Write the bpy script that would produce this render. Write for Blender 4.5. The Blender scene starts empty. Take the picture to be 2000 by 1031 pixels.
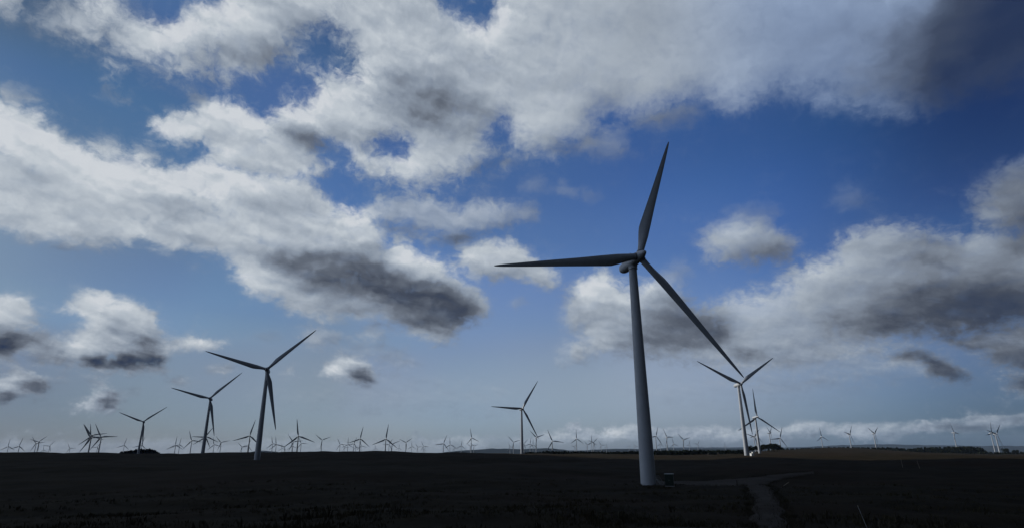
# A wind farm on dark moorland under broken cloud.  Azimuths and elevations are in degrees, lengths in metres.
CLOUDS = [
    ([(-48.26, 0.78), (-45.43, 0.85), (-42.29, 0.93), (-38.8, 1.01), (-37.04, 1.16), (-35.13, 1.02), (-32.8, 0.88), (-30.78, 1.19), (-28.99, 1.27), (-27.46, 1.04), (-25.53, 0.87), (-23.97, 1.03), (-21.13, 1.2), (-19.45, 1.29), (-18.14, 1.02), (-15.95, 0.93), (-13.27, 1.01), (-9.61, 1.08), (-5.86, 1.24), (-4.8, -4.68), (-10.43, -4.57), (-15.87, -4.43), (-21.03, -4.26), (-25.87, -4.06), (-30.34, -3.86), (-34.44, -3.65), (-38.17, -3.45), (-41.56, -3.25), (-44.63, -3.06), (-47.41, -2.88)], 0.41, 0.5, 0.4),
    ([(-38.62, 1.59), (-38.3, 1.77), (-37.85, 1.63), (-38.13, 1.52)], 0.22, 0.5, 0.6),
    ([(-36.55, 1.54), (-36.15, 1.73), (-35.88, 1.62), (-36.35, 1.46)], 0.23, 0.5, 0.6),
    ([(-39.9, 1.36), (-39.58, 1.47), (-39.17, 1.4), (-39.61, 1.29)], 0.17, 0.5, 0.6),
    ([(-7.03, 0.98), (-6.8, 1.25), (-6.14, 1.29), (-5.85, 0.97)], 0.27, 0.55, 0.8),
    ([(-22.82, 1.54), (-22.02, 1.76), (-20.96, 1.55), (-21.76, 1.29)], 0.34, 0.5, 0.5),
    ([(-20.35, 1.72), (-19.74, 1.98), (-19.15, 1.72), (-19.68, 1.46)], 0.34, 0.5, 0.6),
    ([(-5.8, 0.98), (-5.77, 1.11), (-5.94, 1.22), (-6.2, 1.26), (-6.46, 1.26), (-6.65, 1.19), (-6.76, 1.09), (-6.86, 0.99), (-6.84, 0.92), (-6.63, 0.88), (-6.45, 0.82), (-6.2, 0.84), (-5.99, 0.87), (-5.88, 0.92)], 0.27, 0.7141481321760863, 0.6991464231042605),
    ([(-4.21, 1.3), (-4.1, 1.44), (-4.45, 1.53), (-4.78, 1.56), (-5.15, 1.63), (-5.4, 1.51), (-5.78, 1.45), (-5.75, 1.31), (-5.69, 1.23), (-5.43, 1.18), (-5.12, 1.14), (-4.77, 1.15), (-4.49, 1.19), (-4.11, 1.22)], 0.28, 0.7193146490625761, 0.43220314216701805),
    ([(-2.52, 0.98), (-2.58, 1.2), (-3.0, 1.31), (-3.35, 1.44), (-3.83, 1.49), (-4.16, 1.33), (-4.62, 1.22), (-4.72, 0.99), (-4.47, 0.88), (-4.18, 0.8), (-3.79, 0.74), (-3.35, 0.74), (-2.83, 0.75), (-2.67, 0.87)], 0.27, 0.7935819409137216, 0.3593924823548065),
    ([(-2.43, 0.37), (-2.39, 0.59), (-3.0, 0.7), (-3.34, 0.83), (-3.8, 0.88), (-4.06, 0.72), (-4.71, 0.62), (-4.67, 0.39), (-4.44, 0.28), (-4.13, 0.19), (-3.91, 0.13), (-3.47, 0.14), (-2.88, 0.14), (-2.51, 0.26)], 0.32, 0.6335819409137216, 0.55),
    ([(-0.8, 1.22), (-0.9, 1.38), (-1.21, 1.48), (-1.51, 1.57), (-1.89, 1.57), (-2.27, 1.53), (-2.54, 1.4), (-2.5, 1.24), (-2.55, 1.15), (-2.28, 1.07), (-1.89, 1.05), (-1.5, 1.03), (-1.19, 1.09), (-0.99, 1.15)], 0.28, 0.5983803041165794, 0.4365227265484676),
    ([(0.18, 1.08), (0.01, 1.18), (-0.09, 1.28), (-0.28, 1.34), (-0.5, 1.35), (-0.68, 1.28), (-0.8, 1.19), (-0.88, 1.09), (-0.91, 1.01), (-0.76, 0.95), (-0.52, 0.93), (-0.28, 0.94), (-0.09, 0.97), (0.14, 1.0)], 0.27, 0.715288418651228, 0.5339697321430281),
    ([(0.97, 1.03), (0.88, 1.17), (0.74, 1.28), (0.5, 1.37), (0.23, 1.32), (-0.02, 1.29), (-0.15, 1.17), (-0.3, 1.04), (-0.11, 0.98), (-0.04, 0.9), (0.2, 0.85), (0.46, 0.9), (0.73, 0.9), (0.91, 0.96)], 0.27, 0.8268067844454374, 0.6480887259132153),
    ([(2.0, 0.95), (1.94, 1.09), (1.76, 1.2), (1.53, 1.3), (1.24, 1.27), (0.89, 1.27), (0.71, 1.13), (0.74, 0.96), (0.73, 0.88), (0.95, 0.82), (1.21, 0.77), (1.52, 0.78), (1.77, 0.82), (1.95, 0.88)], 0.28, 0.6173905777912643, 0.4822337513459274),
    ([(3.39, 1.15), (3.23, 1.25), (3.15, 1.36), (2.94, 1.38), (2.72, 1.44), (2.56, 1.35), (2.36, 1.28), (2.37, 1.16), (2.36, 1.09), (2.54, 1.05), (2.74, 1.03), (2.94, 1.02), (3.13, 1.05), (3.34, 1.08)], 0.27, 0.7967896727909756, 0.45325945568204495),
    ([(6.13, 1.13), (6.05, 1.45), (5.13, 1.62), (4.39, 1.82), (3.42, 1.79), (2.54, 1.68), (2.22, 1.41), (1.55, 1.17), (1.69, 0.99), (2.61, 0.9), (3.42, 0.83), (4.4, 0.75), (5.03, 0.89), (5.53, 1.0)], 0.27, 0.7222995156536546, 0.5756661535746714),
    ([(8.03, 1.37), (7.93, 1.61), (7.52, 1.8), (6.99, 1.91), (6.4, 1.89), (5.93, 1.77), (5.44, 1.64), (5.38, 1.4), (5.33, 1.26), (5.7, 1.13), (6.32, 1.07), (6.96, 1.09), (7.45, 1.16), (7.87, 1.24)], 0.27, 0.7605010890780545, 0.720374626142713),
    ([(9.67, 1.43), (9.56, 1.61), (9.29, 1.73), (8.94, 1.83), (8.53, 1.82), (8.12, 1.77), (7.89, 1.62), (7.79, 1.45), (7.98, 1.37), (8.09, 1.27), (8.51, 1.26), (8.9, 1.24), (9.29, 1.26), (9.59, 1.33)], 0.27, 0.780808600554507, 0.8962230389429799),
    ([(9.57, 0.93), (9.46, 1.1), (9.22, 1.23), (8.78, 1.33), (8.52, 1.32), (7.94, 1.27), (7.79, 1.12), (7.93, 0.95), (8.04, 0.87), (8.05, 0.77), (8.34, 0.76), (9.04, 0.74), (9.34, 0.76), (9.45, 0.83)], 0.31, 0.6208086005545069, 0.55),
    ([(11.12, 1.44), (10.96, 1.7), (10.74, 2.01), (9.94, 2.03), (9.23, 2.14), (8.67, 1.94), (8.06, 1.77), (8.04, 1.48), (8.14, 1.32), (8.4, 1.15), (9.19, 1.11), (9.91, 1.11), (10.61, 1.15), (10.94, 1.29)], 0.28, 0.8463467774391578, 0.6110213364190152),
    ([(12.3, 1.92), (12.14, 2.14), (11.73, 2.25), (11.42, 2.4), (11.0, 2.34), (10.55, 2.33), (10.22, 2.17), (10.24, 1.95), (10.39, 1.85), (10.52, 1.74), (10.96, 1.71), (11.36, 1.69), (11.77, 1.72), (12.16, 1.79)], 0.27, 0.8069212852138965, 0.679515465782367),
    ([(12.36, 1.31), (12.21, 1.53), (11.69, 1.63), (11.21, 1.79), (10.85, 1.73), (10.47, 1.72), (10.2, 1.55), (10.1, 1.34), (10.46, 1.23), (10.61, 1.12), (11.07, 1.1), (11.46, 1.08), (11.55, 1.12), (12.15, 1.18)], 0.31, 0.6469212852138965, 0.55),
    ([(13.64, 1.36), (13.9, 1.74), (13.25, 2.01), (12.45, 2.18), (11.56, 2.16), (10.64, 2.09), (10.26, 1.74), (10.09, 1.41), (10.22, 1.23), (10.76, 1.08), (11.45, 0.95), (12.39, 0.91), (12.98, 1.08), (13.46, 1.2)], 0.27, 0.6327221766307163, 0.7291144839253536),
    ([(14.84, 1.47), (14.73, 1.64), (14.32, 1.74), (13.93, 1.81), (13.45, 1.91), (13.03, 1.8), (12.75, 1.66), (12.54, 1.5), (12.63, 1.41), (12.99, 1.33), (13.47, 1.31), (13.94, 1.26), (14.3, 1.33), (14.53, 1.4)], 0.26, 0.7186163928886476, 0.6732955289061151),
    ([(16.06, 1.43), (15.96, 1.63), (15.71, 1.81), (15.28, 1.88), (14.85, 1.83), (14.4, 1.82), (14.07, 1.67), (14.05, 1.46), (14.04, 1.34), (14.32, 1.24), (14.79, 1.22), (15.23, 1.18), (15.66, 1.23), (15.93, 1.32)], 0.26, 0.6253629204777971, 0.5539358609886625),
    ([(17.84, 1.33), (17.54, 1.62), (17.25, 1.9), (16.51, 1.92), (15.83, 2.08), (15.23, 1.88), (14.69, 1.68), (14.51, 1.38), (14.6, 1.21), (15.22, 1.11), (15.82, 1.06), (16.44, 1.02), (16.97, 1.1), (17.5, 1.18)], 0.26, 0.625212732039783, 0.8352411300189897),
    ([(18.21, 1.59), (18.06, 1.72), (17.87, 1.82), (17.67, 1.95), (17.31, 1.92), (16.96, 1.89), (16.8, 1.75), (16.79, 1.61), (16.83, 1.54), (16.99, 1.47), (17.26, 1.42), (17.6, 1.41), (17.92, 1.44), (18.13, 1.51)], 0.26, 0.5873625787765084, 0.6385330890457122),
    ([(19.33, 1.53), (19.52, 1.76), (19.08, 1.93), (18.57, 2.06), (17.93, 2.07), (17.35, 1.98), (16.84, 1.82), (16.91, 1.57), (17.02, 1.46), (17.47, 1.39), (17.86, 1.28), (18.47, 1.28), (19.02, 1.32), (19.54, 1.4)], 0.26, 0.7084589256169442, 0.6189251305170578),
    ([(19.34, 0.92), (19.56, 1.15), (19.01, 1.31), (18.35, 1.45), (17.82, 1.45), (17.4, 1.35), (16.78, 1.2), (16.83, 0.95), (16.92, 0.84), (17.45, 0.77), (17.83, 0.67), (18.47, 0.67), (19.07, 0.71), (19.56, 0.79)], 0.31, 0.5484589256169442, 0.55),
    ([(20.45, 1.44), (20.56, 1.66), (20.29, 1.85), (19.79, 1.85), (19.38, 1.89), (18.94, 1.85), (18.76, 1.65), (18.44, 1.48), (18.69, 1.37), (18.86, 1.26), (19.31, 1.23), (19.72, 1.23), (20.09, 1.27), (20.43, 1.33)], 0.26, 0.8398832134188932, 0.7995673997203111),
    ([(20.44, 0.86), (20.44, 1.08), (20.27, 1.26), (19.67, 1.26), (19.21, 1.3), (18.75, 1.26), (18.54, 1.06), (18.44, 0.88), (18.6, 0.78), (18.67, 0.67), (19.37, 0.64), (19.71, 0.64), (19.86, 0.68), (20.43, 0.75)], 0.3, 0.6798832134188931, 0.55),
    ([(21.98, 1.27), (21.88, 1.49), (21.49, 1.65), (21.03, 1.75), (20.48, 1.82), (19.96, 1.71), (19.64, 1.52), (19.47, 1.31), (19.68, 1.19), (19.85, 1.07), (20.45, 1.06), (20.96, 1.0), (21.44, 1.06), (21.71, 1.16)], 0.26, 0.6846916243516246, 0.7553797369135262),
    ([(22.9, 1.24), (22.77, 1.43), (22.43, 1.56), (22.01, 1.66), (21.5, 1.67), (20.93, 1.65), (20.46, 1.51), (20.54, 1.29), (20.68, 1.19), (20.88, 1.08), (21.43, 1.05), (21.95, 1.02), (22.53, 1.04), (22.73, 1.15)], 0.25, 0.6715427884002209, 0.7948742659604677),
    ([(23.74, 1.55), (23.73, 1.75), (23.41, 1.89), (23.05, 2.0), (22.64, 1.93), (22.25, 1.9), (21.98, 1.76), (21.7, 1.59), (21.94, 1.49), (22.1, 1.39), (22.57, 1.38), (22.95, 1.34), (23.4, 1.36), (23.68, 1.44)], 0.26, 0.6370285695859474, 0.752883240720295),
    ([(23.8, 1.0), (23.52, 1.21), (23.49, 1.34), (23.07, 1.45), (22.64, 1.38), (22.19, 1.34), (21.8, 1.21), (21.58, 1.04), (21.92, 0.94), (22.08, 0.83), (22.46, 0.83), (22.98, 0.79), (23.19, 0.81), (23.53, 0.9)], 0.29, 0.4770285695859474, 0.55),
    ([(24.5, 1.43), (24.37, 1.62), (24.26, 1.83), (23.82, 1.91), (23.37, 1.89), (22.95, 1.83), (22.52, 1.7), (22.51, 1.47), (22.52, 1.34), (22.83, 1.24), (23.26, 1.19), (23.73, 1.18), (24.12, 1.23), (24.36, 1.32)], 0.25, 0.6218240136452082, 0.7230478697952081),
    ([(24.36, 0.82), (24.19, 1.01), (24.3, 1.22), (23.71, 1.3), (23.2, 1.28), (22.72, 1.21), (22.34, 1.09), (22.55, 0.85), (22.39, 0.73), (22.8, 0.63), (23.1, 0.58), (23.69, 0.57), (24.02, 0.63), (24.35, 0.72)], 0.29, 0.4618240136452082, 0.55),
    ([(25.87, 1.64), (25.72, 1.83), (25.42, 1.97), (25.07, 2.12), (24.54, 2.13), (24.18, 1.98), (23.73, 1.89), (23.56, 1.69), (23.69, 1.58), (23.94, 1.47), (24.44, 1.42), (24.93, 1.45), (25.48, 1.44), (25.64, 1.55)], 0.25, 0.8129243693563986, 0.6829348861231639),
    ([(26.87, 1.8), (26.74, 2.02), (26.49, 2.22), (26.04, 2.34), (25.51, 2.37), (25.0, 2.28), (24.65, 2.09), (24.45, 1.86), (24.7, 1.74), (24.95, 1.63), (25.42, 1.58), (25.93, 1.53), (26.37, 1.6), (26.64, 1.7)], 0.25, 0.6547655133852479, 0.7824134597555339),
    ([(26.67, 1.2), (26.61, 1.42), (26.28, 1.61), (25.8, 1.73), (25.29, 1.76), (24.9, 1.66), (24.65, 1.47), (24.22, 1.25), (24.66, 1.12), (24.74, 1.02), (25.34, 0.97), (25.78, 0.92), (26.27, 0.99), (26.61, 1.09)], 0.29, 0.4947655133852479, 0.55),
    ([(27.93, 1.62), (27.89, 1.85), (27.64, 2.06), (27.1, 2.08), (26.65, 2.15), (26.25, 2.02), (25.83, 1.9), (25.64, 1.67), (25.95, 1.56), (26.15, 1.45), (26.51, 1.35), (27.0, 1.38), (27.47, 1.41), (27.83, 1.49)], 0.25, 0.677701704215615, 0.6475424966070007),
    ([(28.42, 1.4), (28.57, 1.58), (28.17, 1.67), (27.86, 1.79), (27.41, 1.8), (26.95, 1.77), (26.62, 1.62), (26.55, 1.44), (26.76, 1.35), (26.88, 1.25), (27.36, 1.24), (27.79, 1.18), (28.13, 1.25), (28.38, 1.32)], 0.25, 0.6396770219601308, 0.6258116606957028),
    ([(30.29, 1.23), (30.19, 1.51), (29.88, 1.76), (29.36, 2.0), (28.6, 2.04), (28.1, 1.75), (27.33, 1.64), (27.12, 1.29), (27.46, 1.12), (27.8, 0.96), (28.43, 0.86), (29.12, 0.92), (29.79, 0.93), (30.38, 1.04)], 0.24, 0.6483448037784797, 0.8581297221278037),
    ([(31.48, 1.48), (31.24, 1.7), (31.13, 1.97), (30.56, 2.09), (29.96, 1.99), (29.41, 1.95), (29.08, 1.76), (28.72, 1.54), (28.84, 1.4), (29.37, 1.31), (29.74, 1.17), (30.42, 1.16), (30.91, 1.25), (31.33, 1.34)], 0.24, 0.6267286684275012, 0.6772090900264404),
    ([(32.61, 1.46), (32.4, 1.66), (32.14, 1.81), (31.88, 2.03), (31.4, 1.93), (30.97, 1.89), (30.69, 1.72), (30.57, 1.51), (30.62, 1.4), (30.85, 1.29), (31.29, 1.26), (31.71, 1.22), (32.04, 1.29), (32.3, 1.37)], 0.23, 0.6635192944036714, 0.6207561381978554),
    ([(32.46, 0.86), (32.23, 1.06), (32.12, 1.2), (31.81, 1.41), (31.29, 1.32), (30.94, 1.27), (30.64, 1.1), (30.42, 0.9), (30.55, 0.78), (30.81, 0.67), (31.19, 0.65), (31.67, 0.61), (31.97, 0.68), (32.31, 0.76)], 0.27, 0.5035192944036714, 0.55),
    ([(33.54, 1.36), (33.69, 1.64), (33.26, 1.82), (32.88, 2.04), (32.31, 2.0), (31.77, 1.91), (31.47, 1.66), (31.31, 1.41), (31.19, 1.24), (31.61, 1.12), (32.12, 1.04), (32.66, 1.08), (33.14, 1.11), (33.68, 1.18)], 0.23, 0.5572567900992615, 0.621132609976409),
    ([(34.97, 1.44), (34.97, 1.64), (34.72, 1.81), (34.36, 1.95), (33.88, 1.97), (33.49, 1.83), (33.08, 1.72), (33.01, 1.49), (33.21, 1.39), (33.39, 1.29), (33.76, 1.23), (34.19, 1.23), (34.66, 1.23), (35.06, 1.31)], 0.23, 0.5275368242927307, 0.8760318454531235),
    ([(36.38, 1.46), (36.33, 1.66), (36.1, 1.82), (35.75, 1.93), (35.34, 1.89), (34.88, 1.9), (34.48, 1.75), (34.54, 1.52), (34.63, 1.41), (34.83, 1.31), (35.16, 1.22), (35.61, 1.26), (36.06, 1.26), (36.22, 1.37)], 0.22, 0.35432164371820996, 0.758267383905214),
    ([(37.33, 1.65), (37.26, 1.81), (37.07, 1.9), (36.89, 1.99), (36.63, 2.04), (36.4, 1.95), (36.28, 1.81), (36.18, 1.69), (36.22, 1.61), (36.31, 1.53), (36.53, 1.48), (36.79, 1.49), (37.02, 1.52), (37.27, 1.56)], 0.22, 0.4554369917384907, 0.6700060560655705),
    ([(38.09, 1.84), (38.11, 2.01), (37.94, 2.18), (37.55, 2.26), (37.11, 2.31), (36.72, 2.21), (36.53, 2.05), (36.22, 1.91), (36.39, 1.81), (36.58, 1.71), (36.97, 1.63), (37.43, 1.65), (37.77, 1.7), (38.06, 1.75)], 0.22, 0.4208162004463384, 0.7244898865451508),
    ([(37.9, 1.34), (37.99, 1.51), (37.88, 1.67), (37.53, 1.75), (37.07, 1.79), (36.72, 1.69), (36.5, 1.53), (36.1, 1.39), (36.33, 1.29), (36.36, 1.2), (36.94, 1.12), (37.38, 1.14), (37.62, 1.19), (37.95, 1.25)], 0.26, 0.26081620044633835, 0.55),
    ([(39.39, 1.67), (39.19, 1.9), (38.91, 2.08), (38.55, 2.29), (37.96, 2.31), (37.53, 2.12), (37.14, 1.97), (36.82, 1.76), (36.94, 1.61), (37.39, 1.52), (37.82, 1.44), (38.37, 1.38), (38.73, 1.49), (39.09, 1.56)], 0.22, 0.5617321552105373, 0.7824988260202073),
    ([(40.63, 1.81), (40.6, 2.0), (40.51, 2.21), (40.11, 2.24), (39.76, 2.31), (39.34, 2.28), (39.19, 2.05), (38.96, 1.87), (39.05, 1.76), (39.2, 1.63), (39.62, 1.6), (40.0, 1.59), (40.4, 1.6), (40.65, 1.69)], 0.21, 0.41907241473770585, 0.6008131416918219),
    ([(48.95, 1.57), (48.93, 1.81), (45.49, 2.08), (41.57, 2.37), (41.14, 2.5), (40.62, 2.65), (40.19, 2.41), (39.66, 2.27), (39.46, 1.96), (39.5, 1.78), (39.9, 1.63), (40.36, 1.5), (40.95, 1.55), (41.38, 1.62), (45.4, 1.52), (48.91, 1.42)], 0.21, 0.439859277838207, 0.6442670573073266),
    ([(-56.73, 31.54), (-53.85, 33.39), (-50.52, 35.35), (-46.65, 37.4), (-45.31, 32.52), (-45.29, 31.79), (-45.59, 31.05), (-46.27, 30.89), (-46.54, 30.92), (-49.81, 29.47), (-52.7, 28.08), (-55.26, 26.77)], 0.73, 0.8, 1),
    ([(-44.54, 31.16), (-44.27, 32.23), (-43.32, 32.93), (-41.97, 33.34), (-40.55, 33.74), (-40.2, 32.31), (-41.77, 31.67), (-42.57, 31.4), (-43.5, 31.14)], 1.19, 0.58, 0.75),
    ([(-43.69, 39.55), (-41.75, 32.5), (-41.77, 31.67), (-40.7, 31.26), (-39.44, 32.19), (-38.65, 32.16), (-38.83, 30.73), (-38.3, 30.43), (-38.02, 31.29), (-37.07, 31.0), (-35.37, 31.25), (-34.17, 30.98), (-32.22, 31.62), (-30.85, 32.4), (-29.77, 32.0), (-29.24, 31.62), (-28.23, 32.55), (-26.83, 32.43), (-25.01, 33.34), (-21.83, 32.19), (-23.62, 30.53), (-25.48, 29.95), (-26.34, 29.34), (-22.92, 25.2), (-19.21, 27.12), (-16.05, 26.09), (-14.19, 25.56), (-11.9, 25.75), (-10.69, 25.01), (-7.44, 25.19), (-4.86, 26.11), (-1.29, 27.61), (-2.69, 29.76), (-0.72, 31.2), (0.11, 29.34), (4.21, 28.24), (5.97, 29.17), (9.09, 30.34), (11.69, 31.79), (15.67, 31.33), (17.59, 31.79), (20.65, 32.33), (22.3, 31.36), (24.33, 30.6), (26.9, 31.18), (28.75, 31.26), (30.94, 30.04), (31.99, 29.11), (34.66, 28.13), (36.06, 27.29), (38.69, 26.46), (40.96, 26.77), (42.16, 27.37), (45.6, 26.54), (49.34, 25.0), (52.59, 23.55), (55.42, 22.2), (56.71, 26.46), (58.04, 30.53), (55.62, 32.21), (52.85, 34.0), (49.69, 35.9), (46.04, 37.87), (41.84, 39.89), (37.0, 41.9), (31.46, 43.82), (25.17, 45.55), (18.15, 46.99), (10.52, 48.0), (2.49, 48.49), (-5.65, 48.42), (-13.57, 47.79), (-21.0, 46.68), (-27.77, 45.18), (-33.8, 43.42), (-39.08, 41.51)], 2.12, 0.86, 1),
    ([(-34.78, 26.69), (-34.0, 27.54), (-32.63, 28.02), (-31.31, 29.09), (-30.51, 30.06), (-29.24, 30.02), (-27.87, 30.11), (-26.27, 30.46), (-23.71, 31.18), (-19.5, 29.85), (-15.02, 26.2), (-19.06, 25.74), (-20.94, 24.79), (-22.81, 24.29), (-25.58, 24.08), (-28.31, 24.26), (-30.08, 24.44), (-31.28, 24.01), (-32.25, 24.75), (-31.78, 25.64), (-33.6, 25.38), (-34.3, 25.88)], 1.03, 0.9, 1),
    ([(-53.87, 21.86), (-51.29, 22.97), (-48.39, 24.14), (-45.12, 25.38), (-43.85, 25.27), (-42.47, 25.6), (-41.66, 25.36), (-41.99, 24.53), (-40.83, 24.23), (-39.93, 23.61), (-38.78, 23.41), (-37.5, 23.43), (-35.59, 23.72), (-33.1, 23.3), (-31.55, 23.6), (-30.37, 24.38), (-28.36, 24.61), (-25.64, 24.52), (-22.89, 24.97), (-20.41, 24.4), (-19.25, 23.17), (-15.97, 22.71), (-14.16, 21.57), (-12.25, 20.39), (-12.86, 18.79), (-11.55, 19.84), (-10.19, 19.37), (-9.24, 18.78), (-7.21, 18.4), (-6.03, 16.95), (-4.67, 15.88), (-3.32, 15.25), (-2.29, 13.51), (-2.84, 12.23), (-5.46, 11.76), (-5.68, 10.34), (-7.6, 10.12), (-9.79, 10.71), (-11.94, 11.62), (-13.23, 12.2), (-15.53, 12.1), (-17.57, 11.8), (-19.21, 12.08), (-21.02, 12.57), (-22.28, 13.4), (-24.22, 13.46), (-25.57, 14.6), (-26.39, 16.28), (-28.17, 17.22), (-30.17, 17.33), (-31.82, 16.67), (-33.68, 16.75), (-35.2, 16.31), (-37.34, 16.08), (-38.98, 16.12), (-40.99, 16.01), (-43.01, 16.1), (-46.27, 15.32), (-49.19, 14.58), (-51.8, 13.88), (-52.82, 17.91)], 1.08, 0.93, 1),
    ([(-38.3, 23.38), (-38.36, 24.02), (-37.58, 24.74), (-36.65, 24.83), (-36.13, 24.13), (-36.61, 23.63)], 0.8, 0.7, 0.7),
    ([(-35.69, 24.25), (-35.3, 24.86), (-34.32, 24.9), (-33.78, 24.17), (-34.45, 23.46), (-35.44, 23.55)], 0.9, 0.62, 0.6),
    ([(-45.24, 25.87), (-45.09, 26.54), (-44.16, 26.71), (-43.1, 26.71), (-42.94, 26.34), (-43.93, 25.74)], 0.86, 0.5, 0.38),
    ([(-38.93, 28.6), (-38.57, 28.88), (-37.83, 28.3), (-36.68, 28.41), (-36.45, 28.06), (-37.46, 27.84), (-38.37, 27.97)], 0.7, 0.5, 0.42),
    ([(-33.09, 30.03), (-32.2, 30.35), (-30.99, 30.03), (-30.68, 29.24), (-31.47, 28.75), (-32.54, 29.16)], 0.98, 0.55, 0.45),
    ([(-15.9, 21.9), (-13.62, 24.12), (-11.55, 23.5), (-9.47, 24.02), (-7.49, 23.62), (-5.34, 23.5), (-3.41, 24.03), (-0.76, 23.45), (0.05, 23.05), (2.19, 22.43), (0.04, 21.87), (-3.7, 20.96), (-7.91, 20.46), (-11.6, 21.65), (-13.64, 21.41)], 1.27, 0.6, 0.75),
    ([(4.69, 24.72), (5.52, 25.18), (6.84, 24.43), (6.44, 23.96)], 0.98, 0.55, 0.45),
    ([(1.16, 24.82), (1.83, 25.78), (2.93, 25.95), (3.34, 24.96), (2.24, 24.5)], 1.27, 0.5, 0.3),
    ([(7.09, 24.22), (8.18, 24.45), (9.1, 23.8), (8.13, 23.57)], 0.98, 0.5, 0.25),
    ([(-50.83, 9.91), (-48.2, 10.34), (-45.27, 10.8), (-42.0, 11.27), (-41.38, 11.45), (-40.53, 11.43), (-39.54, 10.8), (-39.49, 9.94), (-40.44, 9.44), (-39.27, 9.08), (-38.61, 8.76), (-37.74, 8.35), (-37.74, 7.49), (-38.45, 7.42), (-39.8, 7.41), (-41.03, 6.48), (-44.26, 6.15), (-47.17, 5.84), (-49.79, 5.55)], 0.74, 0.74, 1),
    ([(-38.66, 10.68), (-37.84, 11.55), (-37.14, 12.26), (-37.01, 12.64), (-35.48, 12.41), (-33.22, 12.0), (-31.94, 11.68), (-31.5, 11.05), (-31.78, 10.42), (-31.59, 9.93), (-30.84, 9.45), (-29.04, 9.73), (-27.47, 9.59), (-25.93, 9.26), (-26.57, 8.87), (-28.01, 8.55), (-29.84, 8.38), (-30.62, 7.98), (-30.39, 6.99), (-31.33, 7.09), (-32.38, 6.86), (-34.24, 6.21), (-35.92, 6.62), (-36.99, 6.93), (-38.26, 6.9), (-38.6, 7.56), (-37.65, 7.89), (-36.55, 8.98), (-36.56, 9.99), (-37.19, 10.71)], 0.7, 0.78, 1),
    ([(-49.63, 4.84), (-47.0, 5.08), (-44.09, 5.34), (-40.86, 5.61), (-39.87, 6.39), (-39.13, 5.96), (-38.45, 5.78), (-37.65, 5.33), (-38.08, 4.48), (-39.18, 4.5), (-39.79, 3.99), (-40.45, 3.56), (-43.68, 3.42), (-46.6, 3.28), (-49.23, 3.15)], 0.5, 0.72, 1),
    ([(-36.2, 3.42), (-35.51, 4.06), (-34.6, 4.76), (-35.37, 5.71), (-35.02, 6.04), (-34.35, 5.29), (-33.4, 4.7), (-33.15, 3.83), (-33.34, 3.32), (-34.48, 3.28), (-35.77, 3.36)], 0.55, 0.66, 1),
    ([(-29.78, 5.68), (-29.51, 6.15), (-28.92, 6.48), (-28.42, 6.25), (-28.82, 5.81)], 0.57, 0.6, 0.75),
    ([(-27.31, 6.91), (-26.77, 7.37), (-25.59, 7.61), (-25.05, 7.2), (-25.89, 6.76), (-26.88, 6.67)], 0.6, 0.6, 0.75),
    ([(-37.28, 5.51), (-37.22, 5.9), (-36.84, 5.93), (-36.71, 5.55)], 0.46, 0.55, 0.6),
    ([(-17.93, 7.07), (-17.56, 7.96), (-17.01, 8.45), (-16.32, 8.99), (-15.07, 8.42), (-13.97, 8.07), (-13.23, 7.62), (-12.88, 6.5), (-13.51, 6.11), (-14.55, 6.33), (-15.11, 6.46), (-16.55, 6.74)], 0.52, 0.72, 1),
    ([(-19.91, 10.46), (-18.97, 11.07), (-17.69, 11.04), (-16.02, 10.51), (-15.73, 9.81), (-17.55, 9.45), (-19.33, 9.1), (-19.74, 9.63)], 1.01, 0.6, 0.7),
    ([(-14.87, 10.89), (-13.73, 11.6), (-12.6, 11.26), (-12.35, 10.31), (-13.37, 9.8), (-14.44, 10.14)], 0.96, 0.6, 0.7),
    ([(-15.66, 8.87), (-15.26, 9.83), (-12.88, 9.62), (-10.44, 8.92), (-9.19, 7.98), (-10.86, 7.67), (-13.29, 8.47)], 1.22, 0.55, 0.5),
    ([(-21.52, 6.81), (-21.13, 7.28), (-20.39, 7.22), (-20.42, 6.67)], 0.63, 0.55, 0.6),
    ([(-5.84, 17.45), (-5.15, 19.25), (-3.58, 19.87), (-1.99, 20.33), (0.13, 20.33), (1.18, 19.47), (2.37, 18.25), (4.17, 17.21), (4.73, 15.6), (3.07, 15.25), (1.54, 15.87), (-0.01, 16.24), (-2.61, 16.09), (-4.57, 16.33)], 0.95, 0.76, 1),
    ([(5.56, 14.39), (6.16, 15.36), (8.31, 16.5), (9.46, 16.99), (10.26, 15.91), (11.45, 15.11), (13.29, 15.14), (15.07, 14.28), (17.32, 13.35), (20.0, 12.13), (20.46, 10.28), (22.01, 8.56), (22.72, 7.75), (20.8, 7.5), (18.73, 7.57), (16.63, 8.33), (14.57, 8.67), (10.25, 8.99), (7.52, 8.94), (6.49, 8.96), (6.42, 9.69), (7.34, 10.4), (8.24, 11.34), (6.15, 12.74)], 1.15, 0.74, 1),
    ([(15.25, 16.3), (16.31, 17.18), (17.47, 16.68), (17.38, 15.87), (16.15, 15.5)], 1.15, 0.5, 0.35),
    ([(18.69, 18.62), (19.35, 19.35), (20.49, 19.73), (22.17, 19.98), (24.11, 19.42), (25.57, 18.65), (26.76, 17.87), (27.13, 16.94), (26.28, 16.11), (24.53, 16.03), (21.88, 16.31), (19.17, 16.99)], 1.1, 0.52, 0.95),
    ([(21.82, 21.3), (24.36, 21.14), (26.06, 20.45), (25.12, 20.14), (22.45, 20.74)], 1.08, 0.45, 0.35),
    ([(30.38, 20.51), (31.74, 21.24), (32.41, 21.53), (33.15, 20.14), (33.89, 19.55), (31.86, 19.63)], 1.09, 0.42, 0.3),
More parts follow.
